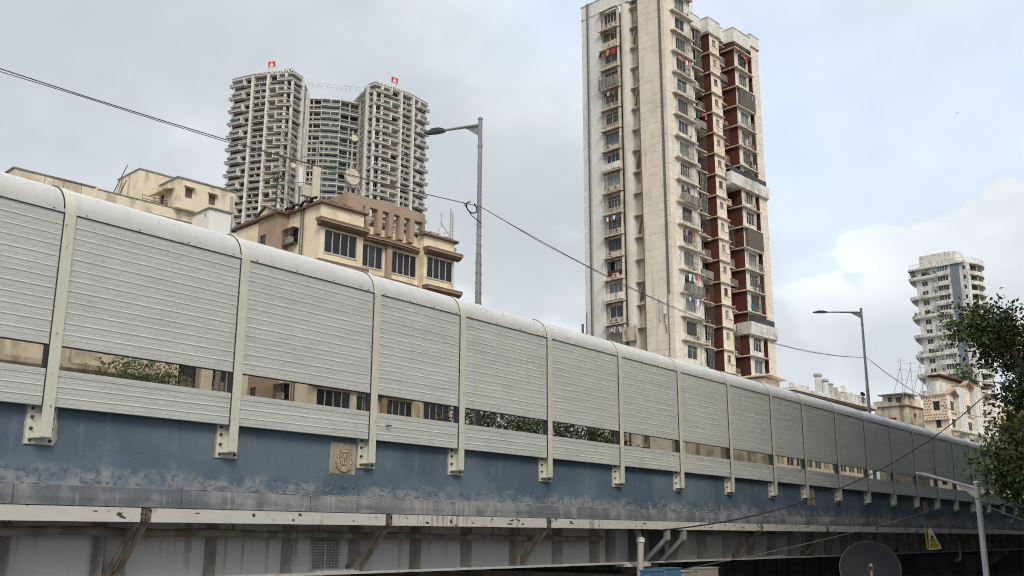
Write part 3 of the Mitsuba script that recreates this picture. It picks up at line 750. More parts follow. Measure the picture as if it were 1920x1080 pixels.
# ------------------------------------------------------------------ telecom gear on its roof
def dish(name, at, normal, r, label, mesh_mat='dish_cream', depth=None, drum=False, sup=None):
    th = Thing(name, label, 'dish')
    n = np.array(normal, float); n /= np.linalg.norm(n)
    d = depth or r * 0.22
    if drum:
        prof = [(0, 0.0), (r * 0.94, 0.02), (r, -0.02), (r, -0.38 * r), (r * 0.9, -0.45 * r), (r * 0.5, -0.75 * r), (0.001, -0.85 * r)]
    else:
        prof = [(0, -d)] + [(r * q, -d + d * q * q) for q in (0.25, 0.5, 0.75, 0.95, 1.0)] + [(r * 1.02, -0.01)] + [(r * q, -d + d * q * q - 0.035) for q in (0.95, 0.6, 0.3, 0.01)]
    th.part('reflector', aim(lathe(prof, 24), at, n), mesh_mat, 40)
    if sup:
        th.part('mount', sup, 'mast')
    return th


ms = Thing('lattice_mast', 'thin lattice mast with crossed braces on the roof of the cream block', 'mast')
bx, by, s = 47.75, 60.35, 0.52
legs = [(bx - s, by - s), (bx + s, by - s), (bx + s, by + s), (bx - s, by + s)]
for i, (x, y) in enumerate(legs):
    ms.part('leg', MB().tube([[x, y, 30.4], [x + (bx - x) * 0.12, y + (by - y) * 0.12, 37.6]], 0.055, 6), 'mast')
br = []
for k, z in enumerate(np.arange(30.6, 37.0, 1.15)):
    for i in range(4):
        (x0, y0), (x1, y1) = legs[i], legs[(i + 1) % 4]
        ms.part('brace', MB().tube([[x0, y0, z + (0 if k % 2 else 1.1)], [x1, y1, z + (1.1 if k % 2 else 0)]], 0.03, 5), 'mast_dark' if (k + i) % 2 else 'mast')
for dz, r in ((38.9, 0.03), (36.4, 0.03)):
    ms.part('rod', MB().tube([[bx + (0.3 if dz < 37 else -0.1), by, 31], [bx + (0.3 if dz < 37 else -0.1), by, dz]], r, 5), 'mast')
ms.part('outrigger', MB().tube([[bx - 2.0, by + 1.6, 33.0], [bx + 1.7, by - 1.4, 33.2]], 0.03, 5).tube([[bx - 1.9, by + 1.2, 35.6], [bx + 1.9, by - 1.4, 34.3]], 0.03, 5).tube([[bx + 2.0, by - 1.6, 36.0], [bx - 1.8, by + 1.4, 33.6]], 0.025, 5), 'mast_dark')
dish('microwave_dish', [47.6, 59.5, 34.3], (-0.5, -0.8, 0.0), 0.22, 'smallest round cream dish, fixed to the lattice mast', drum=True)
pa = Thing('panel_antenna', 'tall cream panel antenna upright at the front corner of the cream block', 'antenna')
fa = Frame(49.45, 58.85, -28)
pa.part('radome', MB(fa).prism(sbox(-0.29, -0.14, 0.29, 0.14).buffer(0.02), 31.6, 34.6, 'z'), 'antenna')
pa.part('pole', MB(fa).tube([[0.0, 0.32, 29.8], [0.0, 0.32, 36.9]], 0.055, 8), 'mast')
pa.part('bracket', MB(fa).box(-0.06, 0.06, 0.1, 0.35, 34.0, 34.1).box(-0.06, 0.06, 0.1, 0.35, 32.0, 32.1), 'mast')
pa.part('connector', MB(fa).box(-0.2, 0.2, -0.1, 0.1, 31.5, 31.578), 'mast_dark')
pa = Thing('panel_antenna', 'shorter grey panel antenna behind the tall cream one on the roof', 'antenna')
fa = Frame(48.7, 59.9, -20)
pa.part('radome', MB(fa).prism(sbox(-0.17, -0.1, 0.17, 0.1).buffer(0.015), 32.9, 34.75, 'z'), 'white')
pa.part('pole', MB(fa).tube([[0.0, 0.25, 30.0], [0.0, 0.25, 35.0]], 0.045, 8), 'mast')
whole('equipment_box', MB(Frame(48.95, 59.4, -10)).prism(sbox(-0.38, -0.2, 0.38, 0.2).buffer(0.02), 32.05, 32.95, 'z').box(-0.06, 0.06, 0.0, 0.1, 30.0, 32.05).box(-0.3, 0.3, -0.235, -0.222, 32.6, 32.65), 'antenna', 'cream equipment cabinet left of the tall panel antenna', 'equipment box')
for (x, y, z1, lab) in ((50.0, 58.8, 37.0, 'thin whip aerial right of the tall panel antenna'), (49.3, 60.6, 38.3, 'taller thin whip aerial behind the panel antennas')):
    whole('whip_aerial', MB().tube([[x, y, 30.0], [x, y, z1 - 1.2]], 0.035, 6).tube([[x, y, z1 - 1.2], [x, y, z1]], 0.05, 6), 'mast', lab, 'aerial')
st = MB().tube([[51.75, 57.35, 30.0], [51.75, 57.35, 38.0]], 0.075, 8)
for p in ((50.93, 57.75, 30.7), (52.7, 56.3, 30.9), (52.2, 58.6, 30.3)):
    st.tube([[51.75, 57.35, 35.4], p], 0.045, 6)
st.tube([[51.75, 57.35, 33.9], [51.66, 57.0, 33.9]], 0.09, 6)
dish('microwave_dish', [51.62, 56.95, 33.9], (-0.2, -0.95, -0.02), 0.66, 'large round cream dish on a tripod pole above the roof screen', drum=True, sup=st)
dish('microwave_dish', [51.7, 57.05, 37.3], (-0.55, -0.8, 0.0), 0.28, 'small drum dish high on the tripod pole, above the large dish', drum=True, sup=MB().tube([[51.75, 57.35, 37.3], [51.75, 57.2, 37.3]], 0.05, 6))
rt = Thing('aerial_rack', 'small rack of thin aerials on the right roof corner of the cream block', 'aerial')
fq = Frame(61.45, 56.11, -6)
for i, (dx, z1) in enumerate(((-0.15, 33.2), (0.95, 33.9), (1.2, 33.6))):
    rt.part('rod', MB(fq).tube([[dx, 0, 30.3], [dx, 0, z1]], 0.06 if i else 0.035, 6), 'mast')
rt.part('bar', MB(fq).tube([[-0.3, 0, 31.2], [1.2, 0, 31.9]], 0.035, 5).tube([[-0.2, 0.0, 32.4], [1.2, 0, 31.0]], 0.03, 5), 'mast')
rt.part('box', MB(fq).box(-0.42, -0.06, -0.15, 0.15, 30.9, 31.8), 'white')
cb.part('roof_slab', MB(fm).box(10.6, 14.8, 0.9, 3.0, 30.02, 30.3), 'concrete')
pm = Thing('potted_palm', 'small spiky palm on the roof beside the lattice mast', 'plant')
pm.part('stem', MB().tube([[47.0, 60.6, 30.2], [47.0, 60.6, 33.0]], 0.06, 6), 'bark')
lf = MB()
for a in np.linspace(0, 6.28, 17)[:-1]:
    r = rng.uniform(0.8, 1.15); c, s = math.cos(a), math.sin(a); up = rng.uniform(0.15, 0.8)
    m1, m2 = [47 + c * r * 0.5, 60.6 + s * r * 0.5, 33.0 + up], [47 + c * r, 60.6 + s * r, 33.0 + up * 0.5]
    w = np.array([-s, c, 0]) * 0.07
    lf.raw([[47, 60.6, 33], m1 + w, m1 - w, m2], [[0, 1, 2], [1, 3, 2]])
pm.part('fronds', lf, 'leaf_mid')

# ------------------------------------------------------------------ weathered cream building on the far left
fl_ = Frame(52.86, 83.72, -6)
lb = Thing('weathered_block', 'weathered cream building with a long stained roof parapet, behind the left end of the barrier', 'building')
wins = [(-13 + 2.9 * i, -11.4 + 2.9 * i, z, z + 1.5) for z in (30.6, 27.3, 24.0) for i in range(4)]
lb.part('wall', MB(fl_).wall('front', 0.75, -14.96, 8, 0, 36.2, wins, 0.25), 'weathered')
lb.part('core', MB(fl_).box(-14.9, 8, 1.2, 13, 0, 36.1), 'stained')
for (a, b, z0, z1) in wins:
    w = lb.part('window', MB(fl_).box(a, b, 0.95, 0.97, z0, z1), 'glass_dark')
    lb.sub(w, 'hood', MB(fl_).box(a - 0.2, b + 0.2, 0.2, 0.749, z1 + 0.1, z1 + 0.2), 'weathered')
lb.part('parapet', MB(fl_).box(-14.96, -7.75, 0.6, 0.8, 36.2, 37.28).box(-14.96, -14.76, 0.8, 10, 36.2, 37.28).box(-7.55, 4.0, 0.62, 0.8, 36.2, 37.2), 'weathered')
lb.part('coping', MB(fl_).box(-15.1, -7.7, 0.5, 0.85, 37.282, 37.40).box(-15.1, -14.7, 0.85, 10, 37.282, 37.40).box(-7.7, 4.0, 0.55, 0.85, 37.202, 37.30), 'sheet_grey')
lb.part('parapet_pier', MB(fl_).box(-7.75, -7.55, 0.5, 0.9, 36.0, 37.45), 'weathered')
for x in (-12.3, -11.5, -9.0, -10.6):
    lb.part('drip_joint', MB(fl_).box(x - 0.02, x + 0.02, 0.585, 0.6, 36.3, 37.25), 'grille')
tank = lb.part('tank_room', MB(fl_).box(-1.95, 4.5, 4.5, 9.2, 36.1, 41.75), 'weathered', label='tall blank cream tank room on the roof')
lb.sub(tank, 'coping', MB(fl_).box(-2.05, 4.6, 4.4, 9.3, 41.752, 41.88), 'sheet_grey')
pw = [(0.87, 1.65, 38.40, 39.42), (3.44, 4.20, 38.30, 39.38)]
pent = lb.part('roof_room', MB(fl_).wall('front', 0.0, 0.2, 6.4, 37.22, 40.25, pw, 0.2).wall('left', 0.0, 0.0, 3.75, 37.22, 40.25, [(2.6, 3.4, 37.22, 39.2)], 0.2).box(6.2, 6.4, 0.2, 3.75, 37.22, 40.25).box(0.2, 6.2, 0.2, 3.75, 37.22, 37.32).box(0.2, 6.2, 3.6, 3.75, 37.3, 40.2), 'weathered', label='jutting cream roof room with two small hooded windows')
lb.sub(pent, 'roof', MB(fl_).box(-0.12, 6.5, -0.12, 3.9, 40.252, 40.38), 'sheet_grey')
for a, b, z0, z1 in pw:
    lb.sub(pent, 'window', MB(fl_).box(a, b, 0.12, 0.15, z0, z1).box(a, b, 0.05, 0.07, z0 + 0.35, z0 + 0.38).box((a + b) / 2 - 0.02, (a + b) / 2 + 0.02, 0.05, 0.1, z0, z1), 'band_brown')
    lb.sub(pent, 'hood', MB(fl_).prism([(-0.45, z1 + 0.0), (0.0, z1 + 0.18), (0.0, z1 + 0.26), (-0.45, z1 + 0.07)], a - 0.18, b + 0.18, 'x'), 'stained')
lb.sub(pent, 'door', MB(fl_).box(0.14, 0.16, 2.6, 3.4, 37.3, 39.2), 'glass_dark')
lb.sub(pent, 'hood', MB(fl_).raw([[-1.0, 0.5, 38.95], [-1.0, 3.9, 38.95], [0, 3.9, 39.3], [0, 0.5, 39.3], [-1.0, 0.5, 39.06], [-1.0, 3.9, 39.06], [0, 3.9, 39.45], [0, 0.5, 39.45]], [[0, 1, 2], [0, 2, 3], [4, 6, 5], [4, 7, 6], [0, 4, 5], [0, 5, 1], [0, 3, 7], [0, 7, 4], [1, 5, 6], [1, 6, 2]]), 'stained')
rl = MB(fl_)
for zz in (37.55, 37.9):
    rl.tube([[-3.0, 0.9, zz], [-0.5, 0.9, zz], [0.0, 1.8, zz]], 0.035, 5)
for xx in (-3.0, -1.8, -0.6):
    rl.tube([[xx, 0.9, 37.1], [xx, 0.9, 37.95]], 0.03, 5)
rl.tube([[-3.0, 1.4, 37.5], [-0.2, 1.5, 37.6]], 0.05, 6)
lb.part('roof_railing', rl, 'mast_dark')
ld = Thing('roof_ladder', 'dark iron ladder leaning against the tank room on the weathered roof', 'ladder')
A, B, off = np.array([-5.67, 1.6, 37.2]), np.array([-4.34, 1.9, 41.0]), np.array([0.45, 0.3, -0.3])
A, B = np.array([-5.4, 3.0, 37.0]), np.array([-3.6, 3.6, 41.5])
off = np.array([0.75, 0.35, -0.1])
ld.part('rail', MB(fl_).tube([A, B], 0.05, 5), 'mast_dark'); ld.part('rail', MB(fl_).tube([A + off, B + off - [0.55, 0, 1.35]], 0.05, 5), 'mast_dark')
for q in np.linspace(0.06, 0.66, 9):
    ld.part('rung', MB(fl_).tube([A + (B - A) * q, A + off + (B - [0.55, 0, 1.35] - A) * q], 0.03, 5), 'mast_dark')
# lower storeys seen through the barrier windows
for x0, x1 in ((0.41, 1.6), (4.0, 5.2), (7.2, 8.0)):
    lb.part('pillar', MB(fl_).box(x0, x1, -0.3, 0.75, 0, 24.0), 'cream')
lb.part('ledge', MB(fl_).box(-15.5, 0.3, -0.55, 0.75, 20.15, 20.6), 'stained')
lb.part('ledge', MB(fl_).box(0.3, 8, -0.6, 0.75, 23.0, 23.3), 'stained')
for a, b in ((1.7, 3.9), (5.3, 7.1)):
    g = lb.part('caged_window', MB(fl_).box(a, b, 0.55, 0.7, 17.0, 22.9), 'glass_dark')
    m = MB(fl_)
    for xx in np.arange(a, b, 0.22):
        m.box(xx, xx + 0.035, -0.1, -0.06, 19.2, 22.6)
    for zz in np.arange(19.2, 22.6, 0.5):
        m.box(a, b, -0.1, -0.06, zz, zz + 0.035)
    lb.sub(g, 'cage', m, 'mast_dark')
    lb.sub(g, 'stored_goods', MB(fl_).box(a + 0.2, a + 0.8, 0.0, 0.4, 19.3, 20.2).box(a + 1.0, a + 1.5, 0.1, 0.4, 19.3, 20.6).box(a + 0.4, a + 0.9, 0.1, 0.4, 20.2, 20.7), 'stained')
lb.part('rain_pipe', MB(fl_).tube([[-8.34, 0.62, 36], [-8.34, 0.62, 0]], 0.10, 6), 'stained')
# white shed with a small vent in front of it
sh = Thing('roof_shed', 'white painted box room with a tiny vent window under the stained roof room', 'shed')
sh.part('wall', MB(fl_).wall('front', -4.5, 1.4, 3.55, 31, 36.3, [], 0.15).wall('left', 1.26, -4.5, -1.2, 31, 36.3, [(-3.75, -3.45, 35.5, 36.0)], 0.15).box(3.4, 3.55, -4.35, -1.2, 31, 36.3).box(1.41, 3.4, -1.35, -1.2, 31, 36.3), 'white')
sh.part('base_slab', MB(fl_).box(1.0, 3.8, -4.7, 0.7, 30.7, 30.998), 'concrete')
for x in (1.3, 3.3):
    sh.part('support', MB(fl_).box(x, x + 0.25, -4.5, -4.25, 0, 30.7), 'concrete')
sh.part('vent', MB(fl_).box(1.36, 1.4, -3.75, -3.45, 35.5, 36.0), 'glass_dark')
sh.part('roof', MB(fl_).box(1.1, 3.7, -4.7, -1.0, 36.302, 36.42), 'sheet_grey')
whole('cable_post', MB(fl_).tube([[4.35, -3.0, 20], [4.35, -3.0, 38.6]], 0.16, 8).tube([[4.35, -3, 37.4], [4.9, -3.4, 37.5]], 0.05, 5).tube([[4.35, -3, 36.4], [5.6, -3.6, 36.2]], 0.05, 5), 'mast', 'grey pole between the white shed and the cream block', 'post')
# ------------------------------------------------------------------ tall residential tower, cream and red brown
ft = Frame(109.59, 60.12, -6)
tt = Thing('residential_tower', 'tall cream tower with red brown recesses and cluttered balconies', 'tower block')
H = 3.08
LV = [2.4 + H * j for j in range(0, 29)]
TOPW, TOPF = 80.0, 78.2
R2 = np.random.default_rng(5)
# --- bodies
tt.part('corner_wall', MB(ft).box(0.0, 0.30, 0.0, 4.55, 0, 89), 'tile', label='stone clad corner wall of the tower')
tt.part('corner_wall', MB(ft).box(0.0, 1.72, -0.012, -0.002, 0, 89).box(0.302, 1.72, -0.002, 0.5, 0, 89), 'tile')
tt.part('core', MB(ft).box(2.2, 24.0, 3.0, 14.3, 0, 77.6).box(1.2, 6.4, 1.0, 8.0, 0, 88).box(1.0, 2.2, 4.4, 14.3, 0, 79), 'stained')
tt.part('plain_wall', MB(ft).box(0.0, 1.0, 11.05, 14.6, 0, 81.7), 'plain_wall', label='smooth grey white end wall with a dark downpipe')
tt.part('parapet', MB(ft).box(0.06, 0.35, 6.1, 11.05, 79.6, 81.7).box(0.35, 0.6, 4.0, 6.1, 79.6, 83.0), 'plain_wall')
tt.part('parapet_ledge', MB(ft).box(-0.08, 0.4, 11.0, 14.75, 81.702, 81.85).box(-0.06, 0.0, 11.0, 14.7, 79.55, 79.70).box(-0.02, 0.4, 6.1, 11.0, 81.702, 81.83), 'canopy')
cyl = [(0.95 - 0.92 * math.cos(a), 6.98 - 0.86 * math.sin(a)) for a in np.linspace(-math.pi / 2, math.pi / 2, 15)]
tt.part('round_pier', MB(ft).prism(cyl + [(1.4, 6.12), (1.4, 7.84)], 0, 81.6, 'z'), 'round_wall', 40, label='pale rounded pier beside the window column')
tt.part('slot_wall', MB(ft).box(1.15, 1.3, 4.55, 6.15, 0, 83), 'stained')
for yy, r, m in ((13.45, 0.10, 'dark_grey'), (13.1, 0.05, 'mast')):
    tt.part('downpipe', MB(ft).tube([[-0.10, yy, 82], [-0.10, yy, 40], [-0.10, yy, 0]], r, 6), m)
for yy, r, m in ((0.62, 0.09, 'dark_grey'), (0.86, 0.05, 'dark_grey')):
    tt.part('downpipe', MB(ft).tube([[-0.09, yy, 89], [-0.09, yy, 40], [-0.09, yy, 36 if r > 0.06 else 0]], r, 6), m)
tt.part('cable_run', MB(ft).tube([[-0.06, 4.42, 80], [-0.08, 4.46, 60], [-0.06, 4.40, 45], [-0.07, 4.45, 20], [-0.06, 4.4, 0]], 0.07, 5), 'mast_dark')


def window_in(th, fr, face, a0, a1, z0, z1, off, kind=0, holder=None, nm='window'):
    """A framed window set at depth off (front: y, left: x); kind picks glass and divisions."""
    g = ['glass_dark', 'louvre', 'glass_dark', 'louvre', 'curtain', 'glass_dark', 'glass_blue'][kind % 7]
    f = (lambda m, b0, b1, d0, d1, c0, c1: m.box(b0, b1, d0, d1, c0, c1)) if face == 'front' else (lambda m, b0, b1, d0, d1, c0, c1: m.box(d0, d1, b0, b1, c0, c1))
    fr_m = MB(fr)
    e = 0.055
    f(fr_m, a0, a0 + e, off - 0.05, off + 0.05, z0, z1); f(fr_m, a1 - e, a1, off - 0.05, off + 0.05, z0, z1)
    f(fr_m, a0 + e, a1 - e, off - 0.05, off + 0.05, z1 - e, z1); f(fr_m, a0 - 0.06, a1 + 0.06, off - 0.14, off + 0.05, z0 - 0.07, z0)
    n = 2 + kind % 3
    for i in range(1, n):
        c = a0 + (a1 - a0) * i / n
        f(fr_m, c - 0.02, c + 0.02, off - 0.03, off + 0.05, z0, z1 - e)
    if kind % 4 == 1:
        f(fr_m, a0 + e, a1 - e, off - 0.03, off + 0.04, z0 + (z1 - z0) * 0.68, z0 + (z1 - z0) * 0.68 + 0.035)
    gl = MB(fr)
    f(gl, a0 + e, a1 - e, off + 0.05, off + 0.07, z0, z1)
    if holder:
        w = th.sub(holder, nm, fr_m, 'frame_white'); th.sub(holder, 'pane', gl, g)
        return w
    w = th.part(nm, fr_m, 'frame_white' if kind % 5 else 'grille'); th.sub(w, 'pane', gl, g)
    return w


def ac_unit(th, fr, face, a, d, z, holder=None):
    m = MB(fr)
    w, h, t = 0.80, 0.55, 0.32
    if face == 'front':
        m.box(a, a + w, d - t, d, z, z + h); c = [a + 0.33, d - t, z + 0.28]; c2 = [a + 0.33, d - t - 0.015, z + 0.28]
    else:
        m.box(d - t, d, a, a + w, z, z + h); c = [d - t, a + 0.40, z + 0.28]; c2 = [d - t - 0.015, a + 0.40, z + 0.28]
    k = th.part('air_conditioner', m, 'ac_white')
    th.sub(k, 'fan', MB(fr).cyl(c, c2, 0.21, 12), 'dark_grey')


def skirt(fr, face, a0, a1, d0, z0, z1, sides=True, step=0.16):
    """A grille box hung outside an opening: ribbed sheet below, bars above."""
    m = MB(fr)
    n = int((a1 - a0) / step)
    for i in range(n):
        a = a0 + (a1 - a0) * i / n
        b = a + (a1 - a0) / n * 0.80
        m.box(a, b, d0, d0 + 0.02, z0, z1) if face == 'front' else m.box(d0, d0 + 0.02, a, b, z0, z1)
    if face == 'front':
        m.box(a0, a1, d0 + 0.02, d0 + 0.035, z0, z1)
        if sides:
            m.box(a0, a0 + 0.02, d0 + 0.035, d0 + 0.6, z0, z1).box(a1 - 0.02, a1, d0 + 0.035, d0 + 0.6, z0, z1)
    else:
        m.box(d0 + 0.02, d0 + 0.035, a0, a1, z0, z1)
        if sides:
            m.box(d0 + 0.035, d0 + 0.6, a0, a0 + 0.02, z0, z1).box(d0 + 0.035, d0 + 0.6, a1 - 0.02, a1, z0, z1)
    return m


def bars(fr, face, a0, a1, d, z0, z1, step=0.17, mid=()):
    m = MB(fr)
    for a in np.arange(a0, a1 + 0.001, step):
        m.box(a, a + 0.022, d, d + 0.022, z0, z1) if face == 'front' else m.box(d, d + 0.022, a, a + 0.022, z0, z1)
    for z in (z0, z1, *mid):
        m.box(a0, a1 + 0.02, d - 0.004, d + 0.026, z - 0.015, z + 0.015) if face == 'front' else m.box(d - 0.004, d + 0.026, a0, a1 + 0.02, z - 0.015, z + 0.015)
    return m


CL = ['red', 'pink', 'white', 'blue', 'teal', 'violet', 'dark', 'orange']


def laundry(fr, face, a0, a1, d, z, n, cols, label):
    th = Thing('laundry', label, 'laundry')
    for i in range(n):
        w, h = R2.uniform(0.28, 0.5), R2.uniform(0.45, 0.95)
        a = a0 + (a1 - a0 - w) * (i + R2.uniform(-0.2, 0.2)) / max(n - 1, 1)
        dd = d + R2.uniform(-0.15, 0.15)
        pts = []
        for r in range(4):
            for c in range(4):
                q, s = c / 3, r / 3
                x = a + w * (q - 0.5) * (1 - 0.12 * s) + w / 2
                y = dd + 0.05 * math.sin(q * 5 + i * 1.7 + s * 2)
                pts.append([x, y, z - h * s - 0.04 * math.sin(q * 3.14)] if face == 'front' else [y, x, z - h * s - 0.04 * math.sin(q * 3.14)])
        f = [[r * 4 + c, r * 4 + c + 1, (r + 1) * 4 + c + 1, (r + 1) * 4 + c] for r in range(3) for c in range(3)]
        fr_ = np.array([t for q in f for t in ([q[0], q[1], q[2]], [q[0], q[2], q[3]])])
        th.part('garment', MB(fr).raw(pts, fr_), 'cloth_' + cols[i % len(cols)], True)


# --- left side: window column and the slot with the ducts
left_style = {0: 'x', 25: 'w', 24: 'shut', 23: 'cage', 22: 'skirt', 21: 'wash', 20: 'cage', 19: 'ac', 18: 'rail', 17: 'ac', 16: 'cage', 15: 'wash', 14: 'ac', 13: 'open', 12: 'rail', 11: 'ac', 10: 'wash', 9: 'w'}
for j in range(1, 26):
    z, st = LV[j], left_style.get(j, 'w')
    top = z                                   # canopy level; the storey hangs below it
    w0, w1 = top - 2.12, top - 0.42
    tt.part('window_canopy', MB(ft).raw([[-0.62, 7.75, top - 0.12], [-0.62, 11.1, top - 0.12], [0.1, 11.1, top + 0.02], [0.1, 7.75, top + 0.02], [-0.62, 7.75, top + 0.0], [-0.62, 11.1, top + 0.0], [0.1, 11.1, top + 0.14], [0.1, 7.75, top + 0.14]],
            [[0, 1, 2], [0, 2, 3], [4, 6, 5], [4, 7, 6], [0, 4, 5], [0, 5, 1], [0, 3, 7], [0, 7, 4], [1, 5, 6], [1, 6, 2]]), 'canopy')
    deep = st in ('open', 'shut')
    hole = [(8.2, 10.5, w0, w1)] if not deep else [(8.0, 10.8, top - 2.5, top - 0.35)]
    tt.part('bay_wall', MB(ft).wall('left', 0.10, 7.84, 11.05, top - 2.94, top - 0.1, hole, 0.16), 'stained')
    tt.part('window_jamb', MB(ft).box(-0.1, 0.10, 7.9, 8.06, top - 2.9, top - 0.1), 'canopy')
    if deep:
        tt.part('open_bay', MB(ft).box(0.9, 0.92, 8.0, 10.8, top - 2.5, top - 0.35), 'glass_dark' if st == 'open' else 'pink_brown')
        tt.part('open_bay_sill', MB(ft).box(0.15, 0.25, 8.0, 10.8, top - 2.5, top - 1.7), 'red_brown' if st == 'open' else 'stained')
        window_in(tt, ft, 'left', 8.1, 9.5, top - 1.75, top - 0.6, 0.3, j)
    else:
        window_in(tt, ft, 'left', 8.23, 10.47, w0 + 0.02, w1 - 0.02, 0.18, j + 1)
    if st in ('ac', 'w', 'wash', 'open') and j % 2:
        ac_unit(tt, ft, 'left', 8.3 + R2.uniform(0, 1.2), 0.05 if not deep else 0.1, top - 2.8)
    if st == 'ac':
        ac_unit(tt, ft, 'left', 9.6, 0.05, top - 2.8)
        tt.part('railing', bars(ft, 'left', 7.95, 10.9, -0.42, top - 2.85, top - 2.25, 0.3), 'mast')
    if st == 'skirt':
        tt.part('balcony_skirt', skirt(ft, 'left', 7.9, 11.1, -0.75, top - 2.95, top - 1.5), 'sheet_grey', label='rusty corrugated balcony skirt high on the window column')
        tt.part('balcony_posts', bars(ft, 'left', 7.95, 11.0, -0.72, top - 1.5, top - 0.2, 0.75), 'mast_dark')
    if st in ('wash', 'cage'):
        tt.part('window_cage', bars(ft, 'left', 7.95, 10.9, -0.5, top - 2.7, top - 0.3, 0.24, (top - 1.9, top - 1.2)), 'grille')
    if st == 'rail':
        tt.part('balcony_parapet', skirt(ft, 'left', 7.95, 11.0, -0.5, top - 2.85, top - 1.95, True, 0.4), 'white_stained')
    # the slot: slab, dark panel, ducts
    tt.part('slot_slab', MB(ft).box(0.25, 1.15, 4.55, 6.12, top - 0.9, top - 0.78), 'canopy')
    w = tt.part('slot_panel', MB(ft).box(1.05, 1.15, 4.75, 6.0, top - 3.3 if j % 5 else top - 2.2, top - 1.0), ['louvre', 'grille', 'sheet_grey', 'stained', 'grille'][j % 5])
    if j % 3 == 0:
        tt.sub(w, 'duct', MB(ft).tube([[0.7, 4.9, top - 0.95], [0.6, 5.4, top - 2.2], [0.9, 5.8, top - 3.3]], 0.11, 6), 'mast_dark')
    # hooded windows of the far side, seen in profile
    tt.part('back_hood', MB(ft).prism([(14.602, top - 0.3), (15.05, top - 0.42), (15.05, top - 0.3), (14.602, top - 0.1)], 0.8, 2.4, 'x'), 'dark_grey')
    tt.part('back_window_box', MB(ft).box(1.0, 2.2, 14.602, 14.9, top - 2.0, top - 0.45), 'plain_wall' if j % 3 else 'dark_grey')

def clutter(x0, x1, y0, y1, z, n):
    """Odds and ends kept on a balcony: tubs, boxes, buckets, rolled mats."""
    for _ in range(n):
        x, y, w, h = R2.uniform(x0, x1 - 0.4), R2.uniform(y0, y1), R2.uniform(0.2, 0.6), R2.uniform(0.25, 1.1)
        m = ['off_white', 'stained', 'cloth_blue', 'cloth_dark', 'orange_red', 'grille', 'leaf_mid', 'cloth_teal', 'ac_white'][int(R2.integers(0, 9))]
        if R2.random() < 0.5:
            tt.part('stored_tub', MB(ft).tube([[x, y, z], [x, y, z + h]], [w * 0.42, w * 0.5], 8), m)
        else:
            tt.part('stored_box', MB(ft).box(x, x + w, y, y + 0.3, z, z + h), m)


# --- front: A | B recess | C | E recess | D | recess | S
def recess(name, x0, x1, y):
    tt.part(name, MB(ft).box(x0, x1, y, y + 0.2, 0, TOPF), 'red_brown')


recess('recess_wall', 6.5, 10.75, 1.9); recess('recess_wall', 13.2, 17.3, 2.1); recess('recess_wall', 20.9, 22.1, 1.0)
tt.part('side_wall', MB(ft).box(6.35, 6.5, 0.2, 1.6, 0, 84), 'white_stained')
tt.part('side_wall', MB(ft).box(10.62, 10.75, -0.22, 1.91, 0, TOPF), 'red_brown')
tt.part('side_wall', MB(ft).box(17.12, 17.26, -0.30, 2.11, 0, TOPF), 'red_brown')
tt.part('side_wall', MB(ft).box(21.78, 21.92, -0.42, 1.02, 0, TOPF), 'red_brown')
tt.part('side_wall', MB(ft).box(13.1, 13.2, 0.0, 2.11, 0, TOPF), 'tower_cream')
tt.part('end_pier', MB(ft).box(21.92, 24.05, -0.42, 14.3, 0, TOPF + 0.3), 'tile', label='cream end pier of the tower')
# parapets of the stepped roofline
for x0, x1, y, z0, z1 in ((6.5, 10.4, 1.1, 77.4, 79.1), (10.4, 13.4, -0.4, 76.6, 78.7), (13.4, 17.0, 1.3, 77.9, 80.0), (17.0, 21.7, -0.5, 77.5, 79.6), (21.7, 24.15, -0.55, 78.5, 80.3)):
    tt.part('roof_parapet', MB(ft).box(x0, x1, y, y + 3, z0, z1), 'plain_wall')
    tt.part('parapet_ledge', MB(ft).box(x0 - 0.08, x1 + 0.08, y - 0.08, y + 3.1, z1 + 0.002, z1 + 0.10).box(x0 - 0.06, x1 + 0.06, y - 0.10, y + 0.3, z0 - 0.15, z0 - 0.002), 'canopy')
for x, y, z0, z1 in ((10.0, 2.0, 79, 82.2), (17.1, 3.0, 79, 82.4), (2.5, 12.0, 81, 84.0)):
    tt.part('lightning_rod', MB(ft).tube([[x, y, z0], [x, y, z1]], 0.03, 5), 'mast')

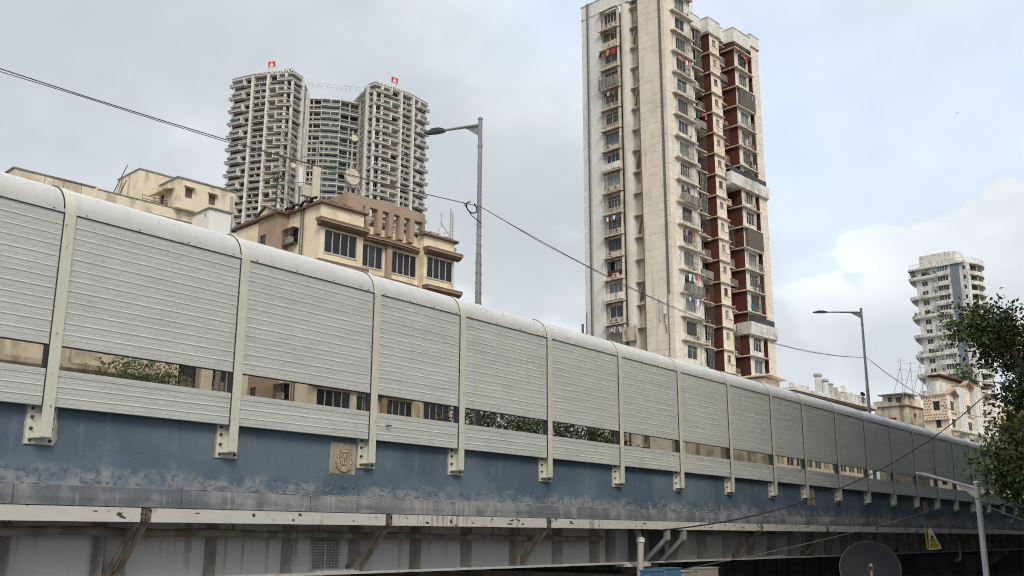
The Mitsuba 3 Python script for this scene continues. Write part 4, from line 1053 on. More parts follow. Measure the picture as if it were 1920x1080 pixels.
A_style = ['wash', 'grille', 'pane', 'grille', 'pane', 'grille', 'wash', 'wash', 'pane', 'skirt', 'grille', 'skirt', 'pane', 'grille', 'grille', 'pane', 'wash', 'grille']
for j in range(1, 28):
    z = LV[j] + 0.05
    sty = A_style[(j * 5 + 3) % len(A_style)]
    # bay A
    w0, w1 = z - 2.25, z - 0.45
    if z > 87: continue
    tt.part('window_canopy', MB(ft).box(1.30, 6.30, -0.62, 0.22, z - 0.10, z + 0.07), 'canopy')
    tt.part('bay_wall', MB(ft).wall('front', 0.0, 1.72, 6.36, z - 3.0, z - 0.1, [(2.6, 4.9, w0, w1)], 0.18), 'white_stained')
    [tt.part('pilaster', MB(ft).box(q, q + 0.14, -0.12, -0.002, z - 3.0, z - 0.1), 'white_stained') for q in (2.3, 5.12, 5.6)]
    window_in(tt, ft, 'front', 2.63, 4.87, w0 + 0.02, w1 - 0.02, 0.10, j)
    if sty == 'skirt':
        tt.part('balcony_skirt', skirt(ft, 'front', 2.1, 6.0, -0.80, z - 3.02, z - 1.85), 'sheet_grey')
    if sty == 'grille':
        tt.part('window_cage', bars(ft, 'front', 2.3, 5.3, -0.5, z - 2.75, z - 0.4, 0.22, (z - 1.9, z - 1.2)), 'mast_dark')
    if sty == 'wash':
        tt.part('window_cage', bars(ft, 'front', 2.2, 5.6, -0.6, z - 2.8, z - 1.6, 0.26), 'mast')
    if j % 3 == 1:
        ac_unit(tt, ft, 'front', 3.3 + R2.uniform(0, 1.5), -0.13, z - 2.85)
    if z > 78: continue
    # bay B: narrow window strip, balcony, red back wall
    tt.part('balcony_slab', MB(ft).box(6.5, 9.5, 0.15, 1.9, z - 0.22, z - 0.08).box(9.501, 10.62, 0.9, 1.9, z - 0.22, z - 0.08), 'canopy')
    n = tt.part('strip_wall', MB(ft).wall('front', 0.62, 6.5, 7.75, z - 2.95, z - 0.22, [(6.75, 7.4, w0, w1)], 0.15), 'white_stained')
    tt.sub(n, 'window', MB(ft).box(6.75, 7.4, 0.72, 0.74, w0, w1), 'glass_dark')
    s2 = ['rail', 'cage', 'dark', 'cage', 'skirt', 'cage', 'dark'][(j * 3) % 7]
    clutter(7.9, 9.5, 0.3, 1.2, z - 3.08, 4)
    door = window_in(tt, ft, 'front', 7.9, 10.0, z - 2.85, z - 0.4, 1.8, (j + 2) % 3 * 6 + j % 3, None, 'balcony_door')
    if s2 == 'rail':
        tt.part('railing', bars(ft, 'front', 7.75, 9.35, 0.2, z - 3.1, z - 2.1, 0.14), 'mast')
    elif s2 == 'cage':
        tt.part('balcony_cage', bars(ft, 'front', 7.75, 9.35, 0.12, z - 3.1, z - 0.25, 0.20, (z - 2.1, z - 1.2)), 'mast_dark')
    elif s2 == 'skirt':
        tt.part('balcony_skirt', skirt(ft, 'front', 6.6, 9.3, -0.1, z - 3.1, z - 2.05), 'sheet_grey')
    else:
        k9 = tt.part('balcony_screen', MB(ft).box(7.8, 9.4, 0.36, 0.38, z - 3.05, z - 0.3), 'net_green' if j == 11 else 'louvre')
        tt.sub(k9, 'bars', bars(ft, 'front', 7.8, 9.4, 0.3, z - 3.05, z - 0.3, 0.34, (z - 1.9, z - 1.0)), 'stained')
    if j % 4 == 2:
        ac_unit(tt, ft, 'front', 6.9, 0.45, z - 2.95)
    # stack C
    tt.part('stack_wall', MB(ft).wall('front', -0.24, 10.752, 13.2, z - 3.08, z - 0.12, [(11.5, 12.45, z - 1.75, z - 0.70)], 0.2), 'tower_cream', label='cream projecting stack with small windows' if j == 14 else None)
    window_in(tt, ft, 'front', 11.5, 12.45, z - 1.75, z - 0.70, -0.12, j + 3)
    tt.part('stack_band', MB(ft).box(10.35, 13.45, -0.58, -0.24, z - 0.12, z + 0.0).box(10.35, 10.62, -0.24, 1.5, z - 0.12, z + 0.0), 'canopy')
    if j % 3 != 1:
        br = MB(ft)
        for q in range(5):
            br.tube([[11.3 + 0.33 * q, -0.25, z - 1.85], [11.25 + 0.36 * q, -0.62, z - 2.1 + 0.06 * math.sin(q * 2)]], 0.022, 4)
        br.tube([[11.2, -0.5, z - 2.0], [12.9, -0.55, z - 2.05]], 0.022, 4)
        tt.part('drying_rack', br, 'mast_dark')
    # recess E
    tt.part('balcony_slab', MB(ft).box(13.2, 15.7, 0.35, 2.1, z - 0.25, z - 0.12), 'canopy')
    k = tt.part('annexe_wall', MB(ft).wall('front', 0.75, 13.2, 15.1 if j % 4 else 14.6, z - 3.05, z - 0.25, [(13.7, 14.5, z - 1.9, z - 0.75)], 0.15), 'tower_cream' if j % 3 else 'white_stained')
    window_in(tt, ft, 'front', 13.7, 14.5, z - 1.9, z - 0.75, 0.85, j + 1)
    clutter(14.9, 15.9, 0.5, 1.4, z - 3.1, 3)
    s3 = ['none', 'cage', 'skirt', 'none', 'rail'][(j * 2 + 1) % 5]
    if s3 == 'cage':
        tt.part('balcony_cage', bars(ft, 'front', 13.5, 15.6, 0.15, z - 3.05, z - 0.3, 0.2, (z - 2.0,)), 'mast_dark')
    elif s3 == 'skirt':
        tt.part('balcony_skirt', skirt(ft, 'front', 13.6, 15.5, -0.05, z - 3.05, z - 2.0), 'grille')
    elif s3 == 'rail':
        tt.part('railing', bars(ft, 'front', 13.3, 15.6, 0.36, z - 3.1, z - 2.1, 0.14), 'mast')
    if j % 5 == 3:
        ac_unit(tt, ft, 'front', 14.3, 0.65, z - 2.9)
    # bay D
    tt.part('window_canopy', MB(ft).box(16.75, 21.75, -0.85, -0.3, z - 0.17, z - 0.02).box(16.75, 17.12, -0.3, 1.7, z - 0.17, z - 0.02), 'canopy')
    tt.part('bay_wall', MB(ft).wall('front', -0.30, 17.262, 20.9, z - 3.1, z - 0.17, [(18.15, 20.5, z - 2.35, z - 0.45)], 0.2), 'white_stained')
    [tt.part('pilaster', MB(ft).box(q, q + 0.14, -0.42, -0.302, z - 3.08, z - 0.17), 'off_white') for q in (17.95, 20.6)]
    window_in(tt, ft, 'front', 18.18, 20.47, z - 2.33, z - 0.47, -0.18, (j % 2) * 6 + j % 3)
    s4 = ['none', 'cage', 'rail', 'none', 'cage', 'wash', 'screen'][(j * 4 + 2) % 7]
    if s4 in ('cage', 'wash'):
        tt.part('balcony_cage', bars(ft, 'front', 17.9, 21.4, -0.85, z - 2.9, z - 0.3, 0.2, (z - 2.0, z - 1.2)), 'mast_dark')
        clutter(18.0, 21.2, -0.75, -0.5, z - 2.9, 3)
    elif s4 == 'rail':
        tt.part('railing', bars(ft, 'front', 17.6, 21.6, -0.85, z - 3.0, z - 2.0, 0.14), 'mast')
    elif s4 == 'screen':
        tt.part('balcony_screen', skirt(ft, 'front', 17.6, 21.7, -0.85, z - 3.05, z - 0.3), 'mast_dark')
    if j % 4 == 1:
        ac_unit(tt, ft, 'front', 19.5, -0.45, z - 2.95)
# two refuge floors: solid white balcony fronts across bays E and D, dark behind
for zb, x0 in ((54.3, 13.9), (33.1, 17.0)):
    tt.part('refuge_balcony', MB(ft).box(x0, 24.15, -0.85, -0.65, zb, zb + 1.75).box(x0, x0 + 0.2, -0.65, 1.5, zb, zb + 1.75).box(x0, 24.15, -0.65, 1.7, zb - 0.12, zb), 'off_white', label='plain white balcony wrapping the upper refuge floor' if zb > 50 else 'plain white balcony of the lower refuge floor')
    tt.part('refuge_shade_sheet', MB(ft).box(x0 + 0.3, 24.0, -0.5, -0.46, zb + 1.76, zb + 2.75), 'louvre')  # dark sheet standing in for the shade of the open recess
# laundry the photograph shows
laundry(ft, 'left', 8.2, 10.8, -0.55, LV[23] - 0.35, 3, ['red', 'orange', 'dark'], 'red washing hung in the third window bay from the top of the tower')
laundry(ft, 'left', 8.0, 10.6, -0.3, LV[21] - 0.45, 4, ['dark', 'violet', 'white', 'dark'], 'grey and white washing in the window bay below the rusty balcony skirt')
laundry(ft, 'left', 8.3, 10.6, -0.4, LV[15] - 0.40, 5, ['blue', 'white', 'violet', 'white'], 'blue and white washing in the tower window column, left of the stone wall')
laundry(ft, 'left', 8.2, 10.4, -0.4, LV[10] - 0.40, 5, ['white', 'violet', 'white'], 'pale washing on the lowest caged bay of the tower window column')
laundry(ft, 'front', 2.4, 5.6, -0.55, LV[22] - 0.6, 6, ['pink', 'pink', 'red', 'white'], 'pink washing on an upper balcony beside the stone corner')
laundry(ft, 'front', 2.7, 4.9, -0.6, LV[12] - 0.45, 5, ['white', 'teal', 'white', 'red', 'pink'], 'white, teal and red washing on the tower front')
laundry(ft, 'front', 2.7, 5.2, -0.6, LV[11] - 0.45, 5, ['white', 'blue', 'violet', 'white', 'blue'], 'white and blue washing one floor below the teal washing')
laundry(ft, 'front', 2.6, 4.2, -0.6, LV[14] - 0.6, 3, ['violet', 'dark', 'red'], 'violet and dark washing on a tower balcony two floors above the teal washing')
laundry(ft, 'front', 2.4, 4.2, -0.6, LV[16] - 0.8, 3, ['violet', 'dark'], 'violet washing over a ribbed balcony of the tower front')
laundry(ft, 'front', 18.2, 20.9, -0.75, LV[24] - 0.5, 5, ['dark', 'red', 'pink', 'red'], 'dark and red washing on the top right balcony of the tower')
laundry(ft, 'front', 18.2, 20.8, -0.75, LV[22] - 0.5, 4, ['dark', 'blue', 'dark', 'violet'], 'dark blue washing two floors below the top right balcony')
laundry(ft, 'front', 8.0, 10.0, 0.3, LV[20] - 0.4, 3, ['teal', 'red', 'pink'], 'teal and red washing in a dark recessed balcony of the tower')
# aerials clamped to the stone wall
wa = Thing('panel_antenna', 'white panel antenna clamped to the stone clad wall of the tall tower', 'antenna')
wa.part('radome', MB(ft).box(-0.40, -0.22, 1.05, 1.42, 33.4, 35.4), 'white')
wa.part('bracket', MB(ft).box(-0.22, -0.02, 1.15, 1.3, 34.9, 35.0).box(-0.22, -0.02, 1.15, 1.3, 33.7, 33.8).tube([[-0.25, 1.23, 33.4], [-0.18, 1.5, 32.6], [-0.15, 1.2, 31.6], [-0.12, 1.2, 31.0]], 0.06, 5), 'mast_dark')
whole('whip_aerial', MB(ft).tube([[-0.3, 2.15, 32.2], [-0.3, 2.15, 35.8]], 0.035, 5).box(-0.3, 0, 2.12, 2.18, 32.6, 32.66).box(-0.3, 0, 2.12, 2.18, 35.2, 35.26), 'mast_dark', 'thin dark aerial on the stone clad wall of the tall tower', 'aerial')
wa = Thing('panel_antenna', 'small antenna on the far left edge of the tall tower, just above the barrier', 'antenna')
wa.part('radome', MB(ft).box(-0.5, -0.3, 14.7, 14.95, 32.2, 34.0), 'dark_grey')
wa.part('pole', MB(ft).tube([[-0.15, 14.3, 31.8], [-0.15, 14.3, 35.6]], 0.05, 5).tube([[-0.15, 14.3, 32.6], [-0.4, 14.8, 32.6]], 0.04, 5), 'mast_dark')
# rust brown planter net at the foot of the round pier, seen just above the barrier
tt.part('pier_planter', skirt(ft, 'left', 5.9, 8.0, -0.5, 30.6, 32.5), 'stained')
# ------------------------------------------------------------------ the distant twin towers with the lower block between them
def seg(p, q):
    d = np.array(q) - np.array(p)
    return Frame(p[0], p[1], math.degrees(math.atan2(d[1], d[0]))), float(np.hypot(*d))


HF = 3.2
R5 = np.random.default_rng(17)


def polyslab(pts, depth, over, z0, z1):
    """A floor plate that follows the facade line, 'over' metres out of it, and reaches 'depth' into the building."""
    P = np.array(pts); n = len(P)
    d = [(P[i + 1] - P[i]) / np.linalg.norm(P[i + 1] - P[i]) for i in range(n - 1)]
    nr = [np.array([-e[1], e[0]]) for e in d]
    front = []
    for i in range(n):
        a, b = nr[max(i - 1, 0)], nr[min(i, n - 2)]
        m = (a + b) / np.linalg.norm(a + b)
        front.append(P[i] - m * over / max(m @ a, 0.5))
    inward = sum(nr) / np.linalg.norm(sum(nr))
    far = max(p @ inward for p in P) + depth
    back = [p + inward * (far - p @ inward) for p in (front[-1], front[0])]
    return MB().prism(Polygon(front + back).buffer(0), z0, z1, 'z')


def high_rise(name, label, pts, ztop, styles, floors, zlow, extra=0):
    th = Thing(name, label, 'high-rise tower', None)
    th.part('core', polyslab(pts, 16, -2.6, 0, ztop - 0.6), 'tower_grey')
    th.part('podium', polyslab(pts, 18, 0.2, 0, zlow - 1), 'tower_white')
    zs = [ztop - HF * k for k in range(floors)]
    th.part('roof_slab', polyslab(pts, 16, 0.35, ztop, ztop + 0.5), 'tower_white')
    th.part('roof_rail', polyslab(pts, 0.06, 0.0, ztop + 0.5, ztop + 1.6), 'rail_glass')
    for k, z in enumerate(zs[1:], 1):
        th.part('floor_slab', polyslab(pts, 3.0, 0.0, z - 0.26, z), 'tower_white')
    for si, ((p, q), st) in enumerate(zip(zip(pts, pts[1:]), styles)):
        fr, L = seg(p, q)
        kind = st[0]
        th.part('back_wall', MB(fr).box(0.02, L - 0.02, 2.3, 2.5, zlow, ztop), 'tower_tan' if kind in 'CB' else 'tower_grey')
        if kind in 'F':     # bay between two tall fins
            for x in (0.0, L):
                th.part('fin', MB(fr).box(x - 0.55, x + 0.55, -0.75, 2.4, zlow, ztop + 0.02), 'tower_white')
        for k, z in enumerate(zs):
            a0, a1 = (0.6, L - 0.6) if kind == 'F' else (0.2, L - 0.2)
            zt = z - 0.0
            zb = z - HF
            g = ['glass_dark', 'glass_dark', 'louvre', 'louvre', 'glass_blue'][int(R5.integers(0, 5))]
            if kind == 'F':
                if k == 0:
                    w = th.part('window', MB(fr).box(a0 + 0.4, a1 - 0.2, 1.6, 1.65, z - 2 * HF + 0.2, z - 0.4), 'glass_blue')
                    m = MB(fr)
                    for x in np.linspace(a0 + 0.4, a1 - 0.2, 6):
                        m.box(x - 0.06, x + 0.06, 1.5, 1.6, z - 2 * HF + 0.2, z - 0.4)
                    m.box(a0 + 0.4, a1 - 0.2, 1.48, 1.6, z - HF - 0.1, z - HF + 0.1)
                    th.sub(w, 'frame', m, 'white')
                    continue
                th.part('window', MB(fr).box(a0, a1, 2.1, 2.2, zb + 0.1, z - 0.5), g)
                th.part('balcony_rail', MB(fr).box(a0, a1, 0.05, 0.13, zb, zb + 1.05), ['rail_glass', 'dark_grey', 'rail_glass', 'tower_grey'][int(R5.integers(0, 4))])
                if R5.random() < 0.65:
                    x = a0 + (a1 - a0) * R5.choice([0.5, 0.48, 0.35])
                    th.part('balcony_divider', MB(fr).box(x - 0.12, x + 0.12, 0.3, 2.2, zb, z - 0.32), 'tower_white')
            elif kind in 'SR':   # staggered: every other floor a big tray juts out on the outer half
                s = (lambda x: x) if kind == 'S' else (lambda x: L - x)
                x1, x2 = s(L * 0.03), s(L * 0.52)
                th.part('window', MB(fr).box(min(x1, s(L * 0.5)), max(x1, s(L * 0.5)), 1.6, 1.7, zb + 0.1, z - 0.5), g)
                th.part('window', MB(fr).box(min(s(L * 0.62), s(L * 0.97)), max(s(L * 0.62), s(L * 0.97)), 2.0, 2.1, zb + 0.1, z - 0.5), 'tower_tan' if k % 2 else 'glass_dark')
                if k % 2 == 0:
                    th.part('balcony_tray', MB(fr).box(s(-L * 0.04), s(L * 0.60), -1.0, 0.3, zb - 0.24, zb + 0.02), 'tower_white')
                    th.part('balcony_rail', MB(fr).box(s(-L * 0.04), s(L * 0.58), -0.98, -0.92, zb + 0.02, zb + 1.05), 'rail_glass')
                    th.part('balcony_cheek', MB(fr).box(s(L * 0.575), s(L * 0.615), -0.9, 2.0, zb + 0.02, z - 0.32), 'tower_white')
                    th.part('balcony_pier', MB(fr).box(s(L * 0.10), s(L * 0.17), -0.4, 0.2, zb - HF + 0.02, zb - 0.3), 'tower_white')
                else:
                    th.part('balcony_rail', MB(fr).box(s(L * 0.2), s(L * 0.98), 0.0, 0.08, zb, zb + 1.05), ['rail_glass', 'tower_grey'][k % 4 // 2])
            elif kind in 'CK':   # corner bay: frames that hold boxed balconies on alternate floors, round posts between
                s = (lambda x: x) if kind == 'C' else (lambda x: L - x)
                th.part('window', MB(fr).box(min(s(0.3), s(L * 0.42)), max(s(0.3), s(L * 0.42)), 2.1, 2.2, zb + 0.1, z - 0.4), 'tower_tan' if R5.random() < .6 else 'glass_dark')
                th.part('window', MB(fr).box(min(s(L * 0.5), s(L * 0.95)), max(s(L * 0.5), s(L * 0.95)), 1.4, 1.5, zb + 0.1, z - 0.5), g)
                if k % 2 == 0:
                    b = th.part('balcony_frame', MB(fr).box(s(L * 0.40), s(L * 0.44), -1.6, 0.6, zb - 0.3, z - 0.02).box(s(L * 0.44), s(L * 1.04), -1.6, 0.6, zb - 0.32, zb - 0.002), 'tower_white')
                    th.sub(b, 'rail', MB(fr).box(s(L * 0.44), s(L * 1.03), -1.58, -1.52, zb, zb + 1.0), 'rail_glass')
                else:
                    th.part('balcony_tray', MB(fr).box(s(0.02 * L), s(L * 0.84), -0.9, 0.3, zb - 0.33, zb + 0.01), 'tower_white')
                    th.part('balcony_rail', MB(fr).box(s(0.02 * L), s(L * 0.82), -0.88, -0.82, zb + 0.01, zb + 1.0), ['rail_glass', 'tower_grey'][k % 4 // 2])
            elif kind == 'E':   # the narrow end face
                th.part('window', MB(fr).box(0.3, L - 0.8, 1.0, 1.1, zb + 0.1, z - 0.5), g if k % 2 else 'tower_tan')
                if k % 2 == 0:
                    th.part('balcony_tray', MB(fr).box(0.0, L * 0.9, -0.7, 0.6, zb - 0.3, zb), 'tower_white')
                th.part('balcony_rail', MB(fr).box(0.1, L * 0.85, -0.3, -0.24, zb, zb + 1.0), 'rail_glass')
        if kind in 'CK':
            for q in (0.74, 1.0):
                x = (L * q) if kind == 'C' else L * (1 - q)
                th.part('column', MB(fr).box(x - 0.6 if q < 1 else x - 0.5, x + 0.6 if q < 1 else x + 0.5, -0.7, 0.7, zlow, ztop - 2 * 0.1 - (HF if q == 1 else 0)), 'tower_white')
        if kind == 'E':
            x = L if st[1] == 'r' else 0.0
            th.part('edge_fin', MB(fr).box(x - 0.6, x + 0.6, -0.9, 3, zlow, ztop + 0.6), 'tower_white')
    return th



lt = high_rise('high_rise_tower', 'left one of the two distant pale high-rise towers with staggered balconies', [(261.0, 375.18), (263.91, 362.82), (266.95, 355.35), (272.9, 345.15), (280.22, 347.0)], 214.6, ['S', 'F', 'C', 'Er'], 26, 133)
rt_ = high_rise('high_rise_tower', 'right one of the two distant pale high-rise towers, behind the flyover lamp arm', [(301.53, 324.45), (301.69, 320.29), (315.7, 316.85), (323.49, 316.33), (335.03, 317.39)], 212.6, ['El', 'K', 'F', 'R'], 26, 131)
mp = [(288.5, 354.09), (293.15, 347.98), (299.87, 341.97), (308.64, 338.1)]
HM = 3.05
mbk = Thing('high_rise_block', 'curved glazed high-rise block between the two distant towers', 'high-rise block')
mbk.part('core', polyslab(mp, 14, -2.2, 0, 209.5), 'dark_grey')
mbk.part('roof_slab', polyslab(mp, 12, 0.8, 209.6, 210.2), 'tower_white')
for k in range(1, 26):
    z = 209.6 - HM * k
    if k % 2 == 0:
        mbk.part('floor_slab', polyslab(mp, 3, 0.9, z - 0.22, z + 0.24), 'tower_white')
    else:
        mbk.part('floor_slab', polyslab(mp, 3, 0.0, z - 0.2, z), 'tower_white')
    for si, (p, q) in enumerate(zip(mp, mp[1:])):
        fr, L = seg(p, q)
        g = ['glass_blue', 'glass_blue', 'glass_dark', 'glass_blue', 'glass_green'][int(R5.integers(0, 5))]
        mbk.part('window', MB(fr).box(0.1, L - 0.1, 1.7, 1.8, z + 0.36 if k % 2 == 0 else z, z + HM - 0.36), g)
        if k % 2 == 0:
            mbk.part('balcony_rail', MB(fr).box(0.0, L, -0.86, -0.80, z + 0.35, z + 1.2), 'rail_blue')
        elif si == 1:
            b = mbk.part('balcony_frame', MB(fr).box(0.0, L, -1.5, 0.2, z - 0.3, z - 0.002).box(0.0, 0.25, -1.5, 0.2, z, z + HM - 0.37).box(L - 0.25, L, -1.5, 0.2, z, z + HM - 0.37).box(L * 0.48, L * 0.52, -1.2, 0.2, z, z + HM - 0.37), 'tower_white')
            mbk.sub(b, 'rail', MB(fr).box(0.25, L - 0.25, -1.48, -1.42, z, z + 1.1), 'rail_blue')
        elif si == 0:
            mbk.part('balcony_rail', MB(fr).box(0.0, L, -0.1, 0.0, z, z + 0.35), 'tower_white')
        for x in ([0.0, L * 0.5] if si != 1 else [0.0]) + ([L] if si == 2 else []):
            mbk.part('mullion', MB(fr).box(x - 0.16, x + 0.16, -0.2, 1.7, z + 0.36 if k % 2 == 0 else z, z + HM - 0.36), 'tower_white')
# fluted shafts that join the block to the towers
for (ax, ay), top, mats in (((283.2, 352.2), 211.5, ('tower_tan', 'tower_white', 'tower_grey', 'tower_white')), ((286.6, 353.3), 210.8, ('tower_white', 'tower_tan', 'tower_white')), ((306.4, 335.6), 210.3, ('tower_tan', 'tower_grey', 'tower_white')), ((303.2, 328.3), 212.4, ('tower_white', 'dark_grey'))):
    fr = Frame(ax, ay, -52)
    for i, m in enumerate(mats):
        mbk.part('shaft', MB(fr).box(i * 0.95, i * 0.95 + 0.8, 0.35 * (i % 2), 6, 0, top), m)
# white pergola of thin ribs on its roof
pg = Thing('roof_pergola', 'delicate white lattice of roof ribs between the tops of the twin towers', 'pergola')
for i in range(9):
    q = i / 8
    p = np.array(mp[0]) * (1 - q) + np.array(mp[3]) * q
    pg.part('post', MB().tube([[p[0], p[1], 210], [p[0], p[1], 214.2]], 0.10, 4), 'white')
for i in range(12):
    q = i / 11
    p = np.array(mp[0]) * (1 - q) + np.array(mp[3]) * q
    d = np.array([-0.62, -0.78]) if i % 2 else np.array([-0.4, -0.92])
    pts = [[p[0] + d[0] * s + (0.5 - q) * s * 0.5, p[1] + d[1] * s, 214.2 + 3.0 * math.sin(math.pi * (0.18 + 0.75 * s / 8))] for s in np.linspace(0, 8, 9)]
    pg.part('rib', MB().tube(pts, 0.09, 4), 'white')
for s in (1.5, 4.0, 6.5):
    pts = [[np.interp(q, [0, 1], [mp[0][0], mp[3][0]]) - 0.5 * s, np.interp(q, [0, 1], [mp[0][1], mp[3][1]]) - 0.85 * s, 214.2 + 3.0 * math.sin(math.pi * (0.18 + 0.75 * s / 8)) - 0.5 * abs(q - 0.5)] for q in np.linspace(0, 1, 15)]
    pg.part('rib', MB().tube(pts, 0.08, 4), 'white')
# red roof signs with a white mark, and the letters beside them
def roof_sign(fr, x, z, label):
    th = Thing('roof_sign', label, 'sign')
    th.part('panel', MB(fr).box(x - 1.7, x + 1.7, -0.6, -0.3, z, z + 2.8), 'sign_red')
    th.part('mark', MB(fr).prism([(x - 1.0, z + 0.55), (x + 1.0, z + 0.55), (x + 0.15, z + 2.3), (x - 0.15, z + 2.3)], -0.66, -0.602, 'y').box(x - 1.45, x + 1.45, -0.66, -0.602, z + 0.15, z + 0.38), 'white')
    th.part('stand', MB(fr).box(x - 1.5, x - 1.3, -0.4, -0.2, z - 2.4, z).box(x + 1.3, x + 1.5, -0.4, -0.2, z - 2.4, z).bar([x + 1.5, -0.3, z + 2.4], [x + 1.9, 2.2, z - 2.0], 0.14), 'tower_white')


f1, L1 = seg((263.91, 362.82), (266.95, 355.35))
f2, L2 = seg((266.95, 355.35), (272.9, 345.15))
roof_sign(f2, 1.2, 218.3, 'small red roof sign with a white mark on the left distant tower')
f3, L3 = seg((301.69, 320.29), (315.7, 316.85))
roof_sign(f3, 10.2, 216.2, 'small red roof sign with a white mark on the right distant tower')
for fr, x0, x1, z, txt, lab in ((f2, -6.5, 10.5, 215.15, 'UKIORNNA', 'row of white roof letters below the left red sign'), (f3, 1.0, 14.0, 213.15, 'VIORNNA', 'row of white roof letters below the right red sign')):
    th = Thing('roof_letters', lab, 'letters')
    for i, ch in enumerate(txt):
        m = meshkit.text_mesh(ch, 2.0, 0.2, True)
        v = np.array(m.vertices); x = x0 + (x1 - x0) * i / (len(txt) - 1)
        m.vertices = np.stack([v[:, 0] + x, -0.5 - v[:, 2], v[:, 1] + z], 1)
        th.part('letter', MB(fr).mesh(m), 'white')
pl = Thing('roof_planting', 'fringe of green planting along the roof edge of the left distant tower', 'plants')
m = MB(f2)
for i in range(160):
    c = np.array([R5.uniform(L2 - 4.5, L2), R5.uniform(-0.3, 0.6), 215.1 + R5.uniform(0, 1.9)])
    d = R5.normal(size=(3, 3)) * 0.30
    m.raw(c + d, [[0, 1, 2]])
labels[pl.part('leaves', m, 'leaf_mid')] = {'kind': 'stuff'}
# ------------------------------------------------------------------ right hand tower with curved balcony ends
fr6 = Frame(292.15, 68.19, -6)
R6 = np.random.default_rng(23)
rw = Thing('curved_tower', 'white tower with rounded balconies and a slate blue stripe, at the far right', 'tower block')
HR = 2.82
ZR = 81.2
arcp = [(7.4 + 9.2 * math.cos(a), 6.0 + 8.4 * math.sin(a)) for a in np.linspace(math.radians(226), math.radians(380), 24)]
rw.part('core', MB(fr6).box(0.5, 14, 1.0, 13.6, 0, ZR).prism([(7.4 + 7.4 * math.cos(a), 6.0 + 6.7 * math.sin(a)) for a in np.linspace(math.radians(215), math.radians(400), 24)], 0, ZR - 0.3, 'z'), 'tower_grey')
rw.part('stripe', MB(fr6).box(-0.25, 0.6, 1.15, 3.45, 0, ZR + 0.1), 'slate_blue', label='slate blue vertical stripe')
rw.part('corner_wall', MB(fr6).wall('left', 0.0, -0.9, 1.15, 0, ZR, [(-0.45, 0.25, ZR - HR * k - 2.0, ZR - HR * k - 0.8) for k in range(0, 28)], 0.3).box(0.0, 1.9, -1.0, -0.9, 0, ZR), 'off_white')
rw.part('left_wall', MB(fr6).wall('left', 0.3, 7.2, 13.7, 0, ZR, [(10.4, 12.0, ZR - HR * k - 2.1, ZR - HR * k - 0.7) for k in range(0, 28)] + [(7.9, 8.5, ZR - HR * k - 2.3, ZR - HR * k - 0.9) for k in range(0, 28)], 0.25), 'off_white')
rw.part('pier', MB(fr6).box(-0.05, 0.5, 3.45, 4.2, 0, ZR), 'off_white')
tail = [(-0.6, 7.0), (-0.6, 13.8), (-0.35, 15.0), (0.4, 15.7), (1.6, 15.9), (3.5, 15.9), (3.5, 7.0)]
rw.part('roof_slab', MB(fr6).prism([(-0.7, -1.1)] + [(-0.7, 13.8), (-0.4, 15.2), (0.4, 15.9), (3.5, 16.1), (14, 16)], ZR + 0.002, ZR + 0.55, 'z').prism([(7.4 + 9.5 * math.cos(a), 6.0 + 8.7 * math.sin(a)) for a in np.linspace(math.radians(215), math.radians(400), 30)], ZR + 0.003, ZR + 0.55, 'z'), 'tower_white')
rw.part('roof_room', MB(fr6).prism([(1.0, 3.6), (1.0, 12.6), (8, 12.6), (8, 2.5), (3.5, 1.8)], ZR + 0.55, ZR + 4.3, 'z'), 'off_white', label='blank grey white roof room')
rl = MB(fr6)
ring = [(-0.55, 15.0), (-0.6, 3.0)] + [(7.4 + 9.3 * math.cos(a), 6.0 + 8.5 * math.sin(a)) for a in np.linspace(math.radians(226), math.radians(385), 22)]
for (x, y) in ring + [(-0.58, 3.0 + q) for q in np.arange(1.2, 12, 1.2)]:
    rl.tube([[x, y, ZR + 0.5], [x, y, ZR + 1.75]], 0.06, 4)
rl.tube([[x, y, ZR + 1.7] for x, y in ring], 0.06, 4); rl.tube([[x, y, ZR + 1.2] for x, y in ring], 0.04, 4)
rw.part('roof_rail', rl, 'off_white')
